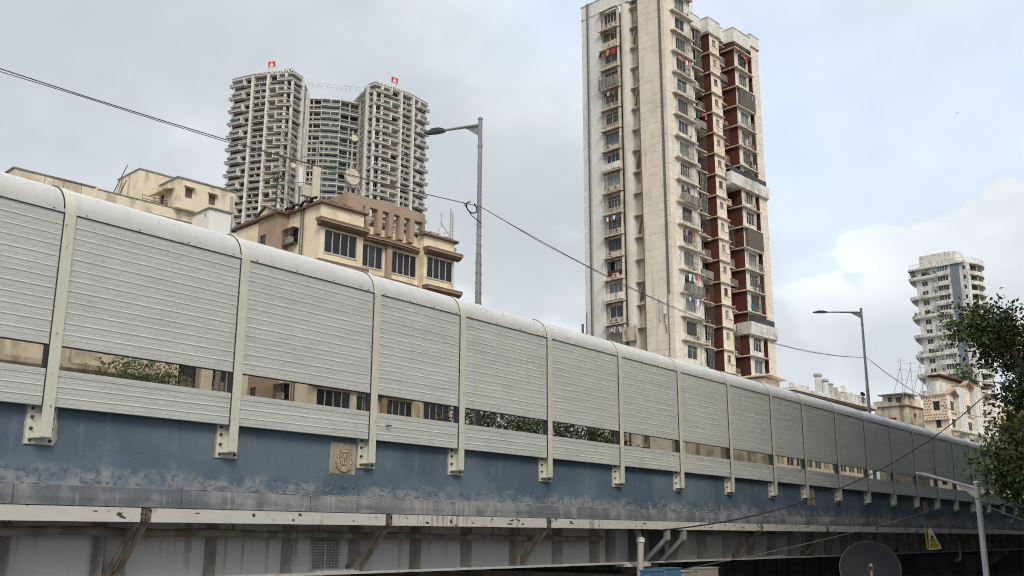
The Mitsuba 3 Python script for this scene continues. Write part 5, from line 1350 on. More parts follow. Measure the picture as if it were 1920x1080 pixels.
for k in range(0, 29):
    z = ZR - HR * k
    zb = z - HR
    # rounded bay: white parapet band, dark recess with posts
    n = len(arcp)
    inner = [(7.4 + (9.2 - 0.2) * math.cos(a), 6.0 + (8.4 - 0.2) * math.sin(a)) for a in np.linspace(math.radians(226), math.radians(380), 24)]
    band = MB(fr6)
    band.prism(arcp + inner[::-1], zb - 0.15, zb + 0.75, 'z').prism(arcp + [(7.4, 6.0)], zb - 0.28, zb - 0.151, 'z')
    rw.part('rounded_parapet', band, 'off_white')
    g = rw.part('rounded_glazing', MB(fr6).prism([(7.4 + 7.6 * math.cos(a), 6.0 + 6.9 * math.sin(a)) for a in np.linspace(math.radians(220), math.radians(390), 20)], zb + 0.002, z - 0.28, 'z'), ['glass_dark', 'glass_dark', 'louvre'][int(R6.integers(0, 3))])
    m = MB(fr6)
    for a in np.linspace(math.radians(238), math.radians(375), 8) + R6.uniform(-.05, .05):
        x, y = 7.4 + 8.6 * math.cos(a), 6.0 + 7.8 * math.sin(a)
        m.box(x - 0.14, x + 0.14, y - 0.14, y + 0.14, zb + 0.75, z - 0.28)
    k2 = rw.sub(g, 'posts', m, 'stained')
    # kitchen strip beside the stripe: white band, dark window row
    s = MB(fr6).box(-0.75, 0.5, 3.9, 8.2 if k % 2 else 7.4, zb - 0.1, zb + 1.15)
    rw.part('parapet_band', s, 'off_white')
    w = rw.part('window_row', MB(fr6).box(0.0, 0.1, 4.2, 7.2, zb + 1.152, z - 0.12), ['glass_dark', 'glass_dark', 'glass_green'][int(R6.integers(0, 3))])
    m = MB(fr6)
    for y in np.arange(4.3, 7.2, 0.75):
        m.box(-0.15, 0.0, y, y + 0.12, zb + 1.152, z - 0.12)
    rw.sub(w, 'frame', m, 'off_white')
    if R6.random() < 0.4:
        rw.part('air_conditioner', MB(fr6).box(-1.1, -0.76, 4.3, 5.1, zb + 0.2, zb + 0.8), 'ac_white')
    for y0, y1, z0, z1 in ((10.4, 12.0, z - 2.1, z - 0.7), (7.9, 8.5, z - 2.3, z - 0.9)):
        w = rw.part('window', MB(fr6).box(0.45, 0.5, y0, y1, z0, z1), 'glass_dark')
        rw.sub(w, 'frame', MB(fr6).box(0.32, 0.4, (y0 + y1) / 2 - 0.05, (y0 + y1) / 2 + 0.05, z0, z1), 'off_white')
    w = rw.part('corner_window', MB(fr6).box(0.2, 0.25, -0.45, 0.25, z - 2.0, z - 0.8), 'glass_dark')
    # every other floor a long terrace with a rounded end
    if k % 2 == 1 or k == 0:
        zz = z if k == 0 else zb + HR
        if k:
            rw.part('terrace', MB(fr6).prism(tail, zz - 0.28, zz - 0.02, 'z').prism([(-0.75, 7.0), (-0.75, 13.8), (-0.5, 15.1), (0.3, 15.85), (0.3, 15.65), (-0.35, 15.0), (-0.58, 13.8), (-0.58, 7.0)], zz - 0.02, zz + 0.75, 'z'), 'off_white')
        rw.part('terrace_bracket', MB(fr6).prism([(13.7, zz - 2.4), (13.7, zz - 0.29), (15.6, zz - 0.29), (15.2, zz - 1.1), (14.4, zz - 1.9)], 0.4, 3.3, 'x'), 'tower_grey')
        if k and k % 4 == 1:
            m = MB(fr6)
            for i in range(70):
                c = np.array([R6.uniform(-0.6, 0.2), R6.choice([14.2, 11.0, 9.5]) + R6.normal(0, 0.35), zz + 0.7 + abs(R6.normal(0, 0.5))])
                m.raw(c + R6.normal(size=(3, 3)) * 0.28, [[0, 1, 2]])
            labels[rw.part('terrace_plants', m, 'leaf_mid')] = {'kind': 'stuff'}

# ------------------------------------------------------------------ patterned cream building in front of it
fk = Frame(169.34, 44.16, -6)
kb = Thing('chequered_block', 'cream block with a chequered side panel and white pilasters, below the curved white tower', 'apartment block')
kb.part('wall', MB(fk).wall('left', 0.0, -0.1, 3.85, 0, 24.5, [(0.72, 2.02, z, z + 1.3) for z in (23.1, 20, 17, 14)], 0.3), 'tower_cream')
kb.part('panel', MB(fk).wall('left', -0.12, -0.1, 3.85, 24.5, 28.3, [(0.9, 2.25, 25.85, 27.35)], 0.35), 'tower_cream', label='cream side panel studded with a red brown chequer of tiles')
for i in range(9):
    for jz in range(8):
        if True:
            y, z = 0.12 + i * 0.46 + (0.23 if jz % 2 else 0), 24.72 + jz * 0.46
            if y < 3.8 and z < 28.2 and not (0.6 < y < 2.5 and 25.6 < z < 27.6):
                kb.part('chequer_tile', MB(fk).prism([(y - 0.19, z), (y, z - 0.19), (y + 0.19, z), (y, z + 0.19)], -0.15, -0.118, 'x'), 'pattern_red')
kb.part('ledge', MB(fk).box(-0.4, 0.2, -0.3, 4.0, 24.32, 24.498).box(-0.3, 0.2, -0.2, 4.0, 28.302, 28.5), 'canopy')
for z0, z1, a, b in [(25.85, 27.35, 0.9, 2.25)] + [(z, z + 1.3, 0.72, 2.02) for z in (23.1, 20, 17, 14)]:
    w = kb.part('window', MB(fk).box(0.08, 0.12, a, b, z0, z1), 'glass_dark')
    kb.sub(w, 'bars', bars(fk, 'left', a, b, -0.02, z0, z1, 0.3), 'grille')
kb.part('core', MB(fk).box(0.35, 26, 1.2, 3.8, 0, 28.5), 'stained')
zs = [26.15, 23.3, 20.4, 17.4, 14.4]
bays = [(1.75, 5.6, 29.7), (8.8, 12.9, 31.8), (16.4, 20.4, 30.6)]
for x0, x1, zt in bays:
    xm = (x0 + x1) / 2
    kb.part('bay_wall', MB(fk).wall('front', 0.9, x0, x1, 0, 28.2, [(x0 + 0.2, x1 - 0.2, z, z + 1.55) for z in zs], 0.2).prism([(x0, 28.2), (x1, 28.2), (x1, zt - 1.0), (xm, zt - 0.2), (x0, zt - 1.0)], 0.9, 1.1, 'y'), 'tower_cream')
    kb.part('gable', MB(fk).prism([(x0 - 0.1, zt - 1.2), (x0 - 0.1, zt - 0.95), (xm, zt), (x1 + 0.1, zt - 0.95), (x1 + 0.1, zt - 1.2), (xm, zt - 0.28)], 0.0, 0.9, 'y'), 'pink_brown')
    for i, z in enumerate(zs):
        w = kb.part('window', MB(fk).box(x0 + 0.2, x1 - 0.2, 1.0, 1.04, z, z + 1.55), 'glass_dark')
        kb.sub(w, 'frame', MB(fk).box(xm - 0.05, xm + 0.05, 0.93, 1.0, z, z + 1.55).box(x0 + 0.2, x1 - 0.2, 0.93, 1.0, z + 1.0, z + 1.05), 'grille')
        kb.part('sill', MB(fk).box(x0, x1, 0.5, 0.9, z - 0.35, z - 0.12), 'tower_cream')
for x0, x1, zt in ((0.0, 1.75, 28.3), (5.7, 8.6, 30.3), (13.1, 16.2, 31.2), (20.4, 22.4, 29.5)):
    m = MB(fk).box(x0, x1, 0.15, 1.2, 0, zt)
    kb.part('pilaster', m, 'tower_cream' if x0 < 1 else 'plain_wall')
    if x0 > 1:
        for q in (0.22, 0.5, 0.78):
            xx = x0 + (x1 - x0) * q
            kb.part('pilaster_rib', MB(fk).box(xx - 0.22, xx + 0.22, -0.05, 0.148, 0, zt - 0.3), 'plain_wall')
        kb.part('pilaster_cap', MB(fk).prism([(x0 - 0.1, zt), (x0 - 0.1, zt + 0.15), (x1 + 0.1, zt + 0.15), (x1 + 0.1, zt)], 0.0, 1.2, 'y'), 'pink_brown')
kb.part('ledge', MB(fk).box(0.2, 34, -0.8, 0.148, 22.55, 22.95), 'off_white')
kb.part('upper_storey', MB(fk).box(4.2, 24, 2.6, 3.8, 28.5, 31.9), 'tower_cream')
kb.part('upper_wall', MB(fk).box(0.4, 5.6, 1.6, 2.58, 28.6, 30.7), 'off_white')
kb.part('eave', MB(fk).box(3.2, 25, 1.8, 4.2, 32.0, 32.22).box(3.6, 24.6, 2.1, 4.0, 31.85, 31.998), 'red_brown')
for i in range(4):
    kb.part('balcony', MB(fk).box(22.6 + i * 2.8, 25.2 + i * 2.8, -0.3, 0.9, 23.0 + (i % 2) * 2.6, 24.9 + (i % 2) * 2.6), ['orange_red', 'tower_cream', 'orange_red', 'stained'][i])
kb.part('side_wing', MB(fk).box(22.5, 40, 1.0, 4, 0, 30), 'tower_cream')
pp = MB(fk)
for i in range(15):
    pp.tube([[0.2, 0.3 + i * 0.24, 28.3], [0.2, 0.3 + i * 0.24, 28.95]], 0.05, 4)
pp.tube([[0.2, 0.2, 28.9], [0.2, 3.8, 28.9]], 0.05, 4)
kb.part('roof_rail', pp, 'off_white')
tr = Thing('roof_aerials', 'thin aerial frames and masts on the roof behind the chequered panel', 'aerials')
for i, (x, y, h) in enumerate(((2.0, 4.5, 7.0), (1.6, 6.0, 6.2), (1.2, 7.5, 6.8), (3.0, 4.0, 4.5), (9.0, 3.0, 7.5), (16, 4, 6.0))):
    z0 = 28.5 if i < 4 else 32.2
    tr.part('mast', MB(fk).tube([[x, y, z0], [x, y, z0 + h]], 0.05, 5), 'mast')
    for q in (0.45, 0.7, 0.92):
        tr.part('crossbar', MB(fk).tube([[x - 0.2, y - 0.9, z0 + h * q], [x + 0.2, y + 0.9, z0 + h * q + 0.1]], 0.025, 4), 'mast')
    tr.part('stay', MB(fk).tube([[x, y, z0 + h * 0.8], [x - 0.5, y + 1.6, z0]], 0.035, 4), 'mast_dark')
m = MB(fk)
for i in range(260):
    c = np.array([R6.uniform(14.5, 24), R6.uniform(2.6, 4.0), 32.3 + abs(R6.normal(0, 1.8))])
    m.raw(c + R6.normal(size=(3, 3)) * 0.32, [[0, 1, 2]])
bs = Thing('roof_shrub', 'scraggy shrub on the roof of the chequered block, left of the dark tree', 'shrub')
labels[bs.part('leaves', m, 'leaf_mid')] = {'kind': 'stuff'}
for i in range(5):
    bs.part('stem', MB(fk).tube([[15 + 2 * i, 3.2, 32.2], [15.3 + 2 * i, 3.2, 34.2]], 0.05, 4), 'bark')

# ------------------------------------------------------------------ small beige house left of it
fh = Frame(182.0, 54.54, -6)
hs = Thing('beige_house', 'small beige two storey house with a flat overhanging roof, right of the second flyover lamp', 'house')
up_w = [(2.3, 3.0, 29.4, 30.25), (0.6, 1.55, 29.2, 30.2)]
hs.part('upper_wall', MB(fh).wall('left', 0.0, 0.0, 4.0, 28.6, 30.6, up_w, 0.2).wall('front', 0.0, 0.2, 4.2, 28.6, 30.6, [], 0.2), 'stained')
hs.part('lower_wall', MB(fh).wall('left', -0.15, -0.2, 5.6, 0, 28.6, [(1.8, 3.9, 24.9, 26.3), (4.6, 5.2, 26.2, 26.9)], 0.25).wall('front', -0.2, 0.1, 7.4, 0, 28.6, [(3.1, 4.2, 26.7, 27.5)], 0.25), 'stained')
hs.part('annexe', MB(fh).box(0.3, 2.5, 4.0, 6.0, 28.6, 29.75).box(4.2, 7.2, 0.1, 3, 28.6, 30.5), 'tower_cream')
hs.part('roof', MB(fh).box(-0.7, 4.6, -0.6, 4.5, 30.602, 30.82), 'sheet_grey')
hs.part('ledge', MB(fh).box(-0.45, 7.5, -0.5, 5.9, 28.55, 28.7), 'band_brown')
hs.part('core', MB(fh).box(0.3, 7.2, 0.3, 5.4, 0, 28.5).box(0.3, 4.0, 0.3, 3.9, 28.5, 30.5), 'stained')
for a, b, z0, z1 in up_w:
    w = hs.part('window', MB(fh).box(0.1, 0.14, a, b, z0, z1), 'glass_dark')
    hs.sub(w, 'bars', bars(fh, 'left', a, b, 0.02, z0, z1, 0.28), 'grille')
    hs.sub(w, 'hood', MB(fh).box(-0.5, -0.002, a - 0.2, b + 0.2, z1 + 0.05, z1 + 0.13), 'stained')
hs.part('window', MB(fh).box(0.0, 0.04, 1.8, 3.9, 24.9, 26.3), 'glass_dark'); hs.part('window', MB(fh).box(0.0, 0.04, 4.6, 5.2, 26.2, 26.9), 'glass_dark'); hs.part('window', MB(fh).box(3.1, 4.2, -0.1, -0.06, 26.7, 27.5), 'glass_dark')
for y in (2.6, 2.9, 3.4):
    hs.part('pipe', MB(fh).tube([[-0.25, y, 28.6], [-0.25, y, 20]], 0.06, 4), 'off_white')
hs.part('awning', MB(fh).box(-0.9, -0.16, 1.6, 4.1, 26.4, 26.5), 'red_brown')

# ------------------------------------------------------------------ long roof with a row of short vent posts
fv = Frame(101.76, 41.77, -3)
tb = Thing('low_block', 'low block with a dark roof edge and a row of pale vent posts', 'building')
tb.part('wall', MB(fv).wall('front', 0.0, -6, 19, 0, 20.2, [(x, x + 1.6, z, z + 1.9) for x in np.arange(-5, 17, 2.2) for z in (17.2, 13.1, 9.4)], 0.25), 'tower_cream')
tb.part('core', MB(fv).box(-6, 19, 0.6, 10, 0, 20.3), 'stained')
for z in (17.2, 13.1, 9.4):
    for i, x in enumerate(np.arange(-5, 17, 2.2)):
        w = tb.part('window', MB(fv).box(x, x + 1.6, 0.12, 0.15, z, z + 1.9), ['glass_dark', 'louvre', 'glass_dark', 'stained', 'louvre'][(i * 3 + int(z)) % 5])
        tb.sub(w, 'mullion', MB(fv).box(x + 0.77, x + 0.83, 0.02, 0.12, z, z + 1.9), 'frame_white')
    tb.part('window_ledge', MB(fv).box(-6, 19, -0.45, -0.002, z + 2.0, z + 2.15), 'canopy')
tb.part('roof_overhang', MB(fv).box(-3.5, 17.9, -1.6, 0.5, 20.45, 20.62), 'band_brown')
tb.part('roof_edge', MB(fv).box(-3.6, 18.0, -1.7, 9, 20.622, 20.95), 'off_white')
tb.part('roof_room', MB(fv).box(-4.6, -1.4, 1.0, 4, 20.95, 22.0), 'tower_cream')
tb.part('roof_room_eave', MB(fv).raw([[-5.0, 0.2, 22.2], [-1.0, 0.2, 22.0], [-1.0, 4.5, 22.0], [-5.0, 4.5, 22.2], [-5.0, 0.2, 22.34], [-1.0, 0.2, 22.14], [-1.0, 4.5, 22.14], [-5.0, 4.5, 22.34]], CUBE_F[:, [0, 1, 2]] * 0 + np.array([[0, 2, 1], [0, 3, 2], [4, 5, 6], [4, 6, 7], [0, 1, 5], [0, 5, 4], [1, 2, 6], [1, 6, 5], [2, 3, 7], [2, 7, 6], [3, 0, 4], [3, 4, 7]])), 'tower_cream')
tb.part('roof_wall', MB(fv).box(-1.5, 3.0, -0.3, -0.1, 20.952, 21.75), 'off_white')
posts6 = [(3.1, 22.75, 0.36, 'off_white'), (4.75, 22.35, 0.34, 'off_white'), (6.1, 22.3, 0.26, 'off_white'), (7.45, 22.1, 0.25, 'off_white'), (8.3, 21.7, 0.16, 'off_white'), (9.2, 21.75, 0.2, 'off_white'), (10.25, 21.9, 0.24, 'off_white'), (11.7, 21.95, 0.22, 'off_white'), (12.85, 21.75, 0.18, 'off_white'), (13.9, 21.9, 0.2, 'off_white'), (14.7, 21.8, 0.18, 'mast_dark'), (15.4, 21.7, 0.2, 'off_white'), (16.3, 21.6, 0.18, 'off_white')]
for i, (x, z, r, m) in enumerate(posts6):
    y = -1.3
    k = tb.part('vent_post', MB(fv).box(x - r, x + r, y - r, y + r, 20.95, z) if i not in (0, 1, 5) else MB(fv).tube([[x, y, 20.95], [x, y, z]], r, 10), m)
    if i in (0, 1):
        tb.sub(k, 'vent_cowl', MB(fv).tube([[x, y, z], [x, y, z + 0.12], [x, y, z + 0.35], [x, y, z + 0.5]], [r * 1.05, r * 1.35, r * 1.2, 0.05], 12), 'mast')
    elif i % 3 == 2:
        tb.sub(k, 'post_cap', MB(fv).box(x - r - 0.06, x + r + 0.06, y - r - 0.06, y + r + 0.06, z + 0.001, z + 0.08), 'off_white')
for x, r, lab in ((9.2, 0.36, 'cream satellite dish among the vent posts of the low block'), (14.6, 0.30, 'dark satellite dish near the right end of the vent posts')):
    c = fv(np.array([x, -1.5, 22.2 if x < 10 else 22.1]))
    dish('satellite_dish', c, (-0.55, -0.7, 0.35), r, lab, 'antenna' if x < 10 else 'mesh_dark')
# ------------------------------------------------------------------ trees
R7 = np.random.default_rng(31)


def leaves(blobs, per, size, mats, th, name='crown', flat=0.75):
    """Leaf-sized diamonds gathered in twigs, spread through each lobe of the crown."""
    out = {m: [] for m in mats}
    for (c, r, m) in blobs:
        c = np.array(c, float)
        n_tw = int(per * r ** 2)
        for _ in range(n_tw):
            d = R7.normal(size=3); d /= np.linalg.norm(d)
            q = c + d * r * (R7.random() ** 0.45) * np.array([1, 1, flat])
            ax = d * 0.6 + R7.normal(size=3) * 0.5 + [0, 0, -0.25]; ax /= np.linalg.norm(ax)
            for j in range(9):
                p = q + ax * size * 0.5 * j + R7.normal(size=3) * size * 0.5
                a = ax * 0.3 + R7.normal(size=3) * 0.7; a /= np.linalg.norm(a)
                b = np.cross(a, R7.normal(size=3)); b /= np.linalg.norm(b)
                s = size * R7.uniform(0.5, 1.35)
                out[m].append([p, p + a * s * 0.55 + b * s * 0.27, p + a * s * 1.15, p + a * s * 0.55 - b * s * 0.27])
    for m, v in out.items():
        if v:
            v = np.array(v); n = len(v)
            f = np.arange(n)[:, None, None] * 4 + np.array([[0, 1, 2], [0, 2, 3]])
            k = th.part(name, (v.reshape(-1, 3), f.reshape(-1, 3)), 'leaf_' + m)
            labels.setdefault(k, {})['kind'] = 'stuff'


def limb(th, pts, r0, r1, name='limb'):
    pts = np.array(pts, float)
    t = np.linspace(0, 1, len(pts)); tt_ = np.linspace(0, 1, len(pts) * 4)
    P = np.stack([np.interp(tt_, t, pts[:, i]) for i in range(3)], 1)
    P += R7.normal(size=P.shape) * r1 * 0.5
    return th.part(name, MB().tube(P, np.linspace(r0, r1, len(P)), 7), 'bark', True)


dt = Thing('dark_tree', 'dark leafy tree overhanging the right edge in front of the flyover', 'tree')
limb(dt, [[23.6, 1.8, 0], [23.5, 2.0, 3], [23.2, 2.6, 5.5], [22.9, 3.2, 7.5]], 0.28, 0.16, 'trunk')
limb(dt, [[22.9, 3.2, 7.3], [22.7, 4.0, 8.8], [22.3, 4.6, 9.9], [21.7, 4.9, 10.15]], 0.14, 0.03)
limb(dt, [[22.9, 3.2, 7.0], [22.2, 3.9, 7.5], [21.6, 4.6, 7.5], [21.4, 4.9, 7.3]], 0.10, 0.02)
limb(dt, [[22.9, 3.2, 7.3], [23.4, 3.6, 9.0], [23.5, 3.9, 9.8], [23.3, 3.7, 10.1]], 0.12, 0.03)
limb(dt, [[23.2, 2.6, 6.0], [22.0, 1.6, 8.0], [20.4, 0.4, 9.8], [18.8, -0.6, 10.8]], 0.14, 0.04)
limb(dt, [[23.2, 2.6, 5.8], [25, 2.2, 8], [26.5, 1.5, 10]], 0.14, 0.04)
vis = [((21.30, 5.10, 10.17), 0.20, 'mid'), ((21.42, 5.03, 10.21), 0.30, 'mid'), ((21.70, 4.9, 10.30), 0.34, 'dark'), ((21.98, 4.79, 10.32), 0.36, 'mid'), ((22.3, 4.7, 10.3), 0.32, 'dark'), ((22.53, 4.6, 10.33), 0.36, 'mid'), ((22.59, 4.32, 10.0), 0.44, 'mid'),
       ((21.75, 4.86, 9.95), 0.20, 'dark'), ((22.2, 4.78, 9.75), 0.30, 'dark'), ((22.1, 4.8, 10.0), 0.34, 'brownish'), ((22.7, 4.55, 9.75), 0.36, 'dark'), ((22.8, 4.45, 9.35), 0.46, 'dark'), ((23.1, 4.1, 9.6), 0.55, 'dark'), ((22.7, 4.55, 8.95), 0.44, 'dark'),
       ((22.52, 4.55, 8.6), 0.46, 'dark'), ((22.56, 4.3, 8.35), 0.55, 'dark'), ((22.3, 4.5, 8.1), 0.46, 'brownish'), ((22.0, 4.55, 7.95), 0.44, 'bright'), ((21.6, 4.4, 7.8), 0.5, 'mid'), ((21.45, 4.62, 7.55), 0.38, 'dark'), ((21.2, 4.5, 7.2), 0.44, 'dark'),
       ((21.06, 4.31, 7.0), 0.45, 'dark'), ((21.44, 4.92, 7.38), 0.20, 'mid'), ((21.46, 4.80, 7.52), 0.26, 'mid'), ((20.9, 4.1, 7.6), 0.5, 'brownish'), ((22.4, 3.8, 9.0), 0.8, 'dark'), ((22.2, 3.7, 8.1), 0.8, 'dark'), ((22.8, 3.6, 9.6), 0.7, 'mid'), ((21.9, 3.8, 7.3), 0.6, 'dark')]
vis = [(tuple(np.array(c) + (0 if i < 9 or 20 < i < 24 else 0.26) * np.array([0.618, -0.786, 0])), r * (1.0 if i < 12 else 1.12), m) for i, (c, r, m) in enumerate(vis)]
limb(dt, [[22.3, 4.6, 9.9], [21.9, 4.85, 10.25], [21.45, 5.05, 10.25], [21.25, 5.12, 10.12]], 0.035, 0.01)
limb(dt, [[22.4, 4.5, 9.4], [22.1, 4.8, 9.75], [21.8, 4.87, 9.95]], 0.03, 0.01)
leaves(vis, 460, 0.096, ['dark', 'mid', 'bright', 'brownish'], dt)
# unseen extra crown, added outside the frame to shade this end of the street
def off_right(x, y, z, r):
    return (x, min(y, 0.11 * x - r - 1.3), z)


rest = [((23.5 + R7.uniform(-4.5, 4), 0.6 + R7.uniform(-3.2, 2.0), 10.2 + R7.uniform(-2.2, 2.4)), R7.uniform(0.9, 1.4), 'dark') for _ in range(40)]
leaves([(off_right(*c, r), r, m) for c, r, m in rest], 75, 0.19, ['dark'], dt)

bt = Thing('broad_tree', 'broad green tree beyond the flyover, seen through its clear panels', 'tree')
limb(bt, [[36.5, 27.0, 0], [36.4, 27.2, 4], [36.0, 27.2, 8]], 0.3, 0.14, 'trunk')
limb(bt, [[36.2, 27.2, 6], [34.6, 28.8, 9], [33.9, 29.4, 11]], 0.12, 0.04)
limb(bt, [[36.2, 27.2, 6], [37.4, 25.6, 9], [37.8, 25.0, 10.5]], 0.12, 0.04)
leaves([((34.0, 29.4, 11.0), 1.3, 'brownish'), ((35.2, 28.3, 11.2), 1.5, 'mid'), ((36.4, 26.9, 10.9), 1.5, 'mid'), ((37.4, 25.4, 10.2), 1.4, 'dark'), ((38.0, 24.6, 9.6), 1.3, 'dark'), ((35.8, 27.6, 9.4), 1.8, 'dark'), ((34.6, 28.6, 9.2), 1.5, 'dark'), ((37.2, 26, 8.4), 1.6, 'dark')], 130, 0.14, ['mid', 'dark', 'brownish'], bt)
for i, (x, y, z, r, lab) in enumerate(((18.05, 31.2, 11.0, 0.95, 'green bush below the weathered building, seen through the clear panel'), (16.6, 32.0, 10.8, 0.7, 'small bush left of the green bush behind the clear panel'), (19.0, 30.7, 11.3, 0.9, 'yellowish bush right of the green bush behind the clear panel'))):
    b = Thing('bush', lab, 'bush')
    limb(b, [[x, y, 0], [x + 0.1, y, 6], [x, y + 0.1, z]], 0.16, 0.05, 'stem')
    leaves([((x, y, z), r, 'bright' if i == 2 else 'mid'), ((x + 0.5, y - 0.2, z - 0.7), r, 'mid'), ((x - 0.5, y + 0.2, z - 0.9), r, 'dark')], 150, 0.11, ['mid', 'dark', 'bright'], b)
# unseen street trees added past the right edge to darken the far flyover
for i, (x, y, h) in enumerate(((31.5, 1.0, 10.0), (40.5, 3.7, 13.5), (50, 5.5, 14), (60, 7.2, 14.5), (71, 8.8, 14.5))):
    b = Thing('added_shade_tree', f'{["first", "second", "third", "fourth", "fifth"][i]} unseen street tree added beyond the right edge to shade the flyover', 'tree')
    limb(b, [[x, y, 0], [x, y, h * 0.45], [x + 0.3, y, h * 0.8]], 0.35, 0.15, 'trunk')
    lobes = [((x + R7.uniform(-4.4, 4.4), y - 1.0 + R7.uniform(-3.2, 1.2), h + R7.uniform(-7.5, 4.0)), R7.uniform(1.4, 2.1), ['dark', 'mid'][k % 2]) for k in range(30)]
    leaves([((c[0], min(c[1], 0.12 * c[0] - 0.9 - r * 0.5), c[2]), r, m) for c, r, m in lobes], 26, 0.32, ['dark', 'mid'], b)
# ------------------------------------------------------------------ cables, dish, sign, cabinets
def hang(p, q, sag, n=22):
    p, q = np.array(p, float), np.array(q, float)
    t = np.linspace(0, 1, n)[:, None]
    return p + (q - p) * t - np.array([0, 0, 1]) * sag * 4 * t * (1 - t)


ca = [(-10.5, 12.22, 12.40), (14.5, 12.22, 12.36), (36.7, 12.22, 12.42), (58.9, 12.22, 12.4)]
for (p, q), sag, lab in zip(zip(ca, ca[1:]), (0.74, 0.74, 0.85), ('twin cable running from the left edge to the first flyover lamp', 'twin cable hanging between the two flyover lamps, across the tall tower', 'twin cable running right from the second flyover lamp')):
    m = MB().tube(hang(p, q, sag), 0.008, 5)
    a = hang(p, q, sag + 0.02)
    for i in range(1, len(a) - 1):
        a[i] += [0, 0.02, 0.012 * math.sin(i * 2.3)]
    m.tube(a, 0.0055, 5)
    whole('overhead_cable', m, 'grey_cable', lab, 'cable')
loop = [[14.2 - 0.16 * math.sin(s), 12.2, 12.26 + 0.11 * math.cos(s)] for s in np.linspace(0.3, 5.8, 14)]
whole('cable_loop', MB().tube(loop, 0.014, 5).tube([[14.5, 12.2, 12.0], [14.2, 12.2, 12.1], [13.95, 12.2, 12.3]], 0.012, 4), 'black_cable', 'small loop of spare cable tied beside the first flyover lamp', 'cable')
whole('overhead_cable', MB().tube(hang((13.1, 7.55, 6.08), (23.5, 5.4, 8.95), 0.55, 30), 0.011, 6), 'black_cable', 'black cable rising across the right part of the flyover to the dark tree', 'cable', smooth=True)
whole('overhead_cable', MB().tube(hang((12.6, 8.4, 5.3), (26.0, 7.0, 6.75), 0.12, 20), 0.006, 5), 'grey_cable', 'thin pale cable slanting across the girders beside the downpipe', 'cable')
whole('overhead_cable', MB().tube(hang((24.3, 5.88, 6.75), (25.0, 3.2, 5.9), 0.15, 12), 0.009, 5), 'pale_cable', 'thin pale cable falling right from the low street lamp', 'cable')
whole('overhead_cable', MB().tube(hang((24.4, 5.88, 6.2), (27.0, 3.0, 6.1), 0.12, 12), 0.008, 5), 'pale_cable', 'lower thin cable right of the low street lamp', 'cable')

sd = Thing('satellite_dish', 'large dark mesh satellite dish in the foreground at the bottom edge', 'dish')
c, nrm = np.array([9.44, 3.27, 5.715]), np.array([-0.80, -0.30, 0.36]); nrm /= np.linalg.norm(nrm)
r, d = 0.262, 0.07
prof = [(0.001, -d)] + [(r * q, -d + d * q * q) for q in np.linspace(0.12, 1, 12)] + [(r * 1.015, 0.004), (r * 1.02, -0.01)] + [(r * q, -d + d * q * q - 0.014) for q in (0.98, 0.7, 0.35, 0.01)]
sd.part('reflector', aim(lathe(prof, 40), c, nrm), 'mesh_dark', 40)
a = np.arange(41) * 2 * math.pi / 40
M = trimesh.geometry.align_vectors([0, 0, 1], nrm)[:3, :3]
sd.part('rim', MB().tube([c + M @ [r * 1.01 * math.cos(t), r * 1.01 * math.sin(t), 0.0] for t in a], 0.003, 5), 'mast_dark', True)
dn = np.array([0, 0, -1.0]) - nrm * (nrm @ [0, 0, -1.0]); dn /= np.linalg.norm(dn)
foot, tip = c + dn * r * 0.95, c + nrm * 0.30 + dn * 0.10
sd.part('feed_arm', MB().tube([foot, tip], 0.011, 6), 'mast')
sd.part('feed_horn', MB().tube([tip + nrm * 0.05, tip + nrm * 0.0, tip - nrm * 0.05], [0.016, 0.022, 0.026], 8), 'mast_dark')
sd.part('mount', MB().tube([c - nrm * 0.09, c - nrm * 0.2, c - nrm * 0.22 + [0, 0, -0.3], c - nrm * 0.22 + [0, 0, -1.4]], 0.03, 8), 'mast_dark')
whole('roof_kiosk', MB().box(8.6, 11.5, 2.4, 4.6, 0.0, 4.2).box(8.4, 11.7, 2.2, 4.8, 4.2, 4.32), 'sheet_grey', 'grey kiosk roof carrying the foreground dish', 'kiosk')

ws = Thing('warning_sign', 'yellow hanging warning sign with black print, tied below the flyover ledge at the right', 'sign')
fs = Frame(37.55, 10.80, -52)
pts = [(-0.06, 6.22), (0.10, 6.20), (0.34, 5.62), (-0.12, 5.56)]
def plate(fr, P, y, grow=0.0, y1=0.006):
    g = Polygon(P).buffer(grow, join_style=2) if grow else Polygon(P)
    return MB(fr).prism(g, y, y + y1, 'y')
face = [(-0.045, 6.02), (0.15, 6.02), (0.33, 5.64), (-0.06, 5.60)]
ws.part('plate', plate(fs, [(-0.04, 6.30), (0.05, 6.30), (0.37, 5.60), (-0.09, 5.545)], 0.0), 'white')
ws.part('yellow_face', plate(fs, [(0.0, 6.12), (0.085, 6.10), (0.32, 5.635), (-0.05, 5.60)], -0.005, 0, 0.004), 'sign_yellow')
ws.part('side_strip', plate(fs, [(-0.17, 6.32), (-0.12, 6.32), (-0.095, 5.56), (-0.15, 5.575)], 0.03), 'sign_yellow')
pr = MB(fs)
pr.prism(Point(0.06, 6.0).buffer(0.045), -0.008, -0.006, 'y').prism(sbox(0.035, 5.945, 0.085, 5.985), -0.008, -0.006, 'y')
pr.prism(LineString([(0.0, 5.92), (0.13, 5.88)]).buffer(0.014), -0.008, -0.006, 'y').prism(LineString([(0.0, 5.875), (0.13, 5.925)]).buffer(0.014), -0.008, -0.006, 'y')
for z, a_, b_ in ((5.835, 0.0, 0.20), (5.80, 0.01, 0.22), (5.745, -0.01, 0.25), (5.70, 0.0, 0.26), (5.66, -0.01, 0.22)):
    x = a_
    while x < b_:
        w = R7.uniform(0.012, 0.035)
        pr.box(x, min(x + w, b_), -0.008, -0.006, z - 0.011, z + 0.011); x += w + 0.012
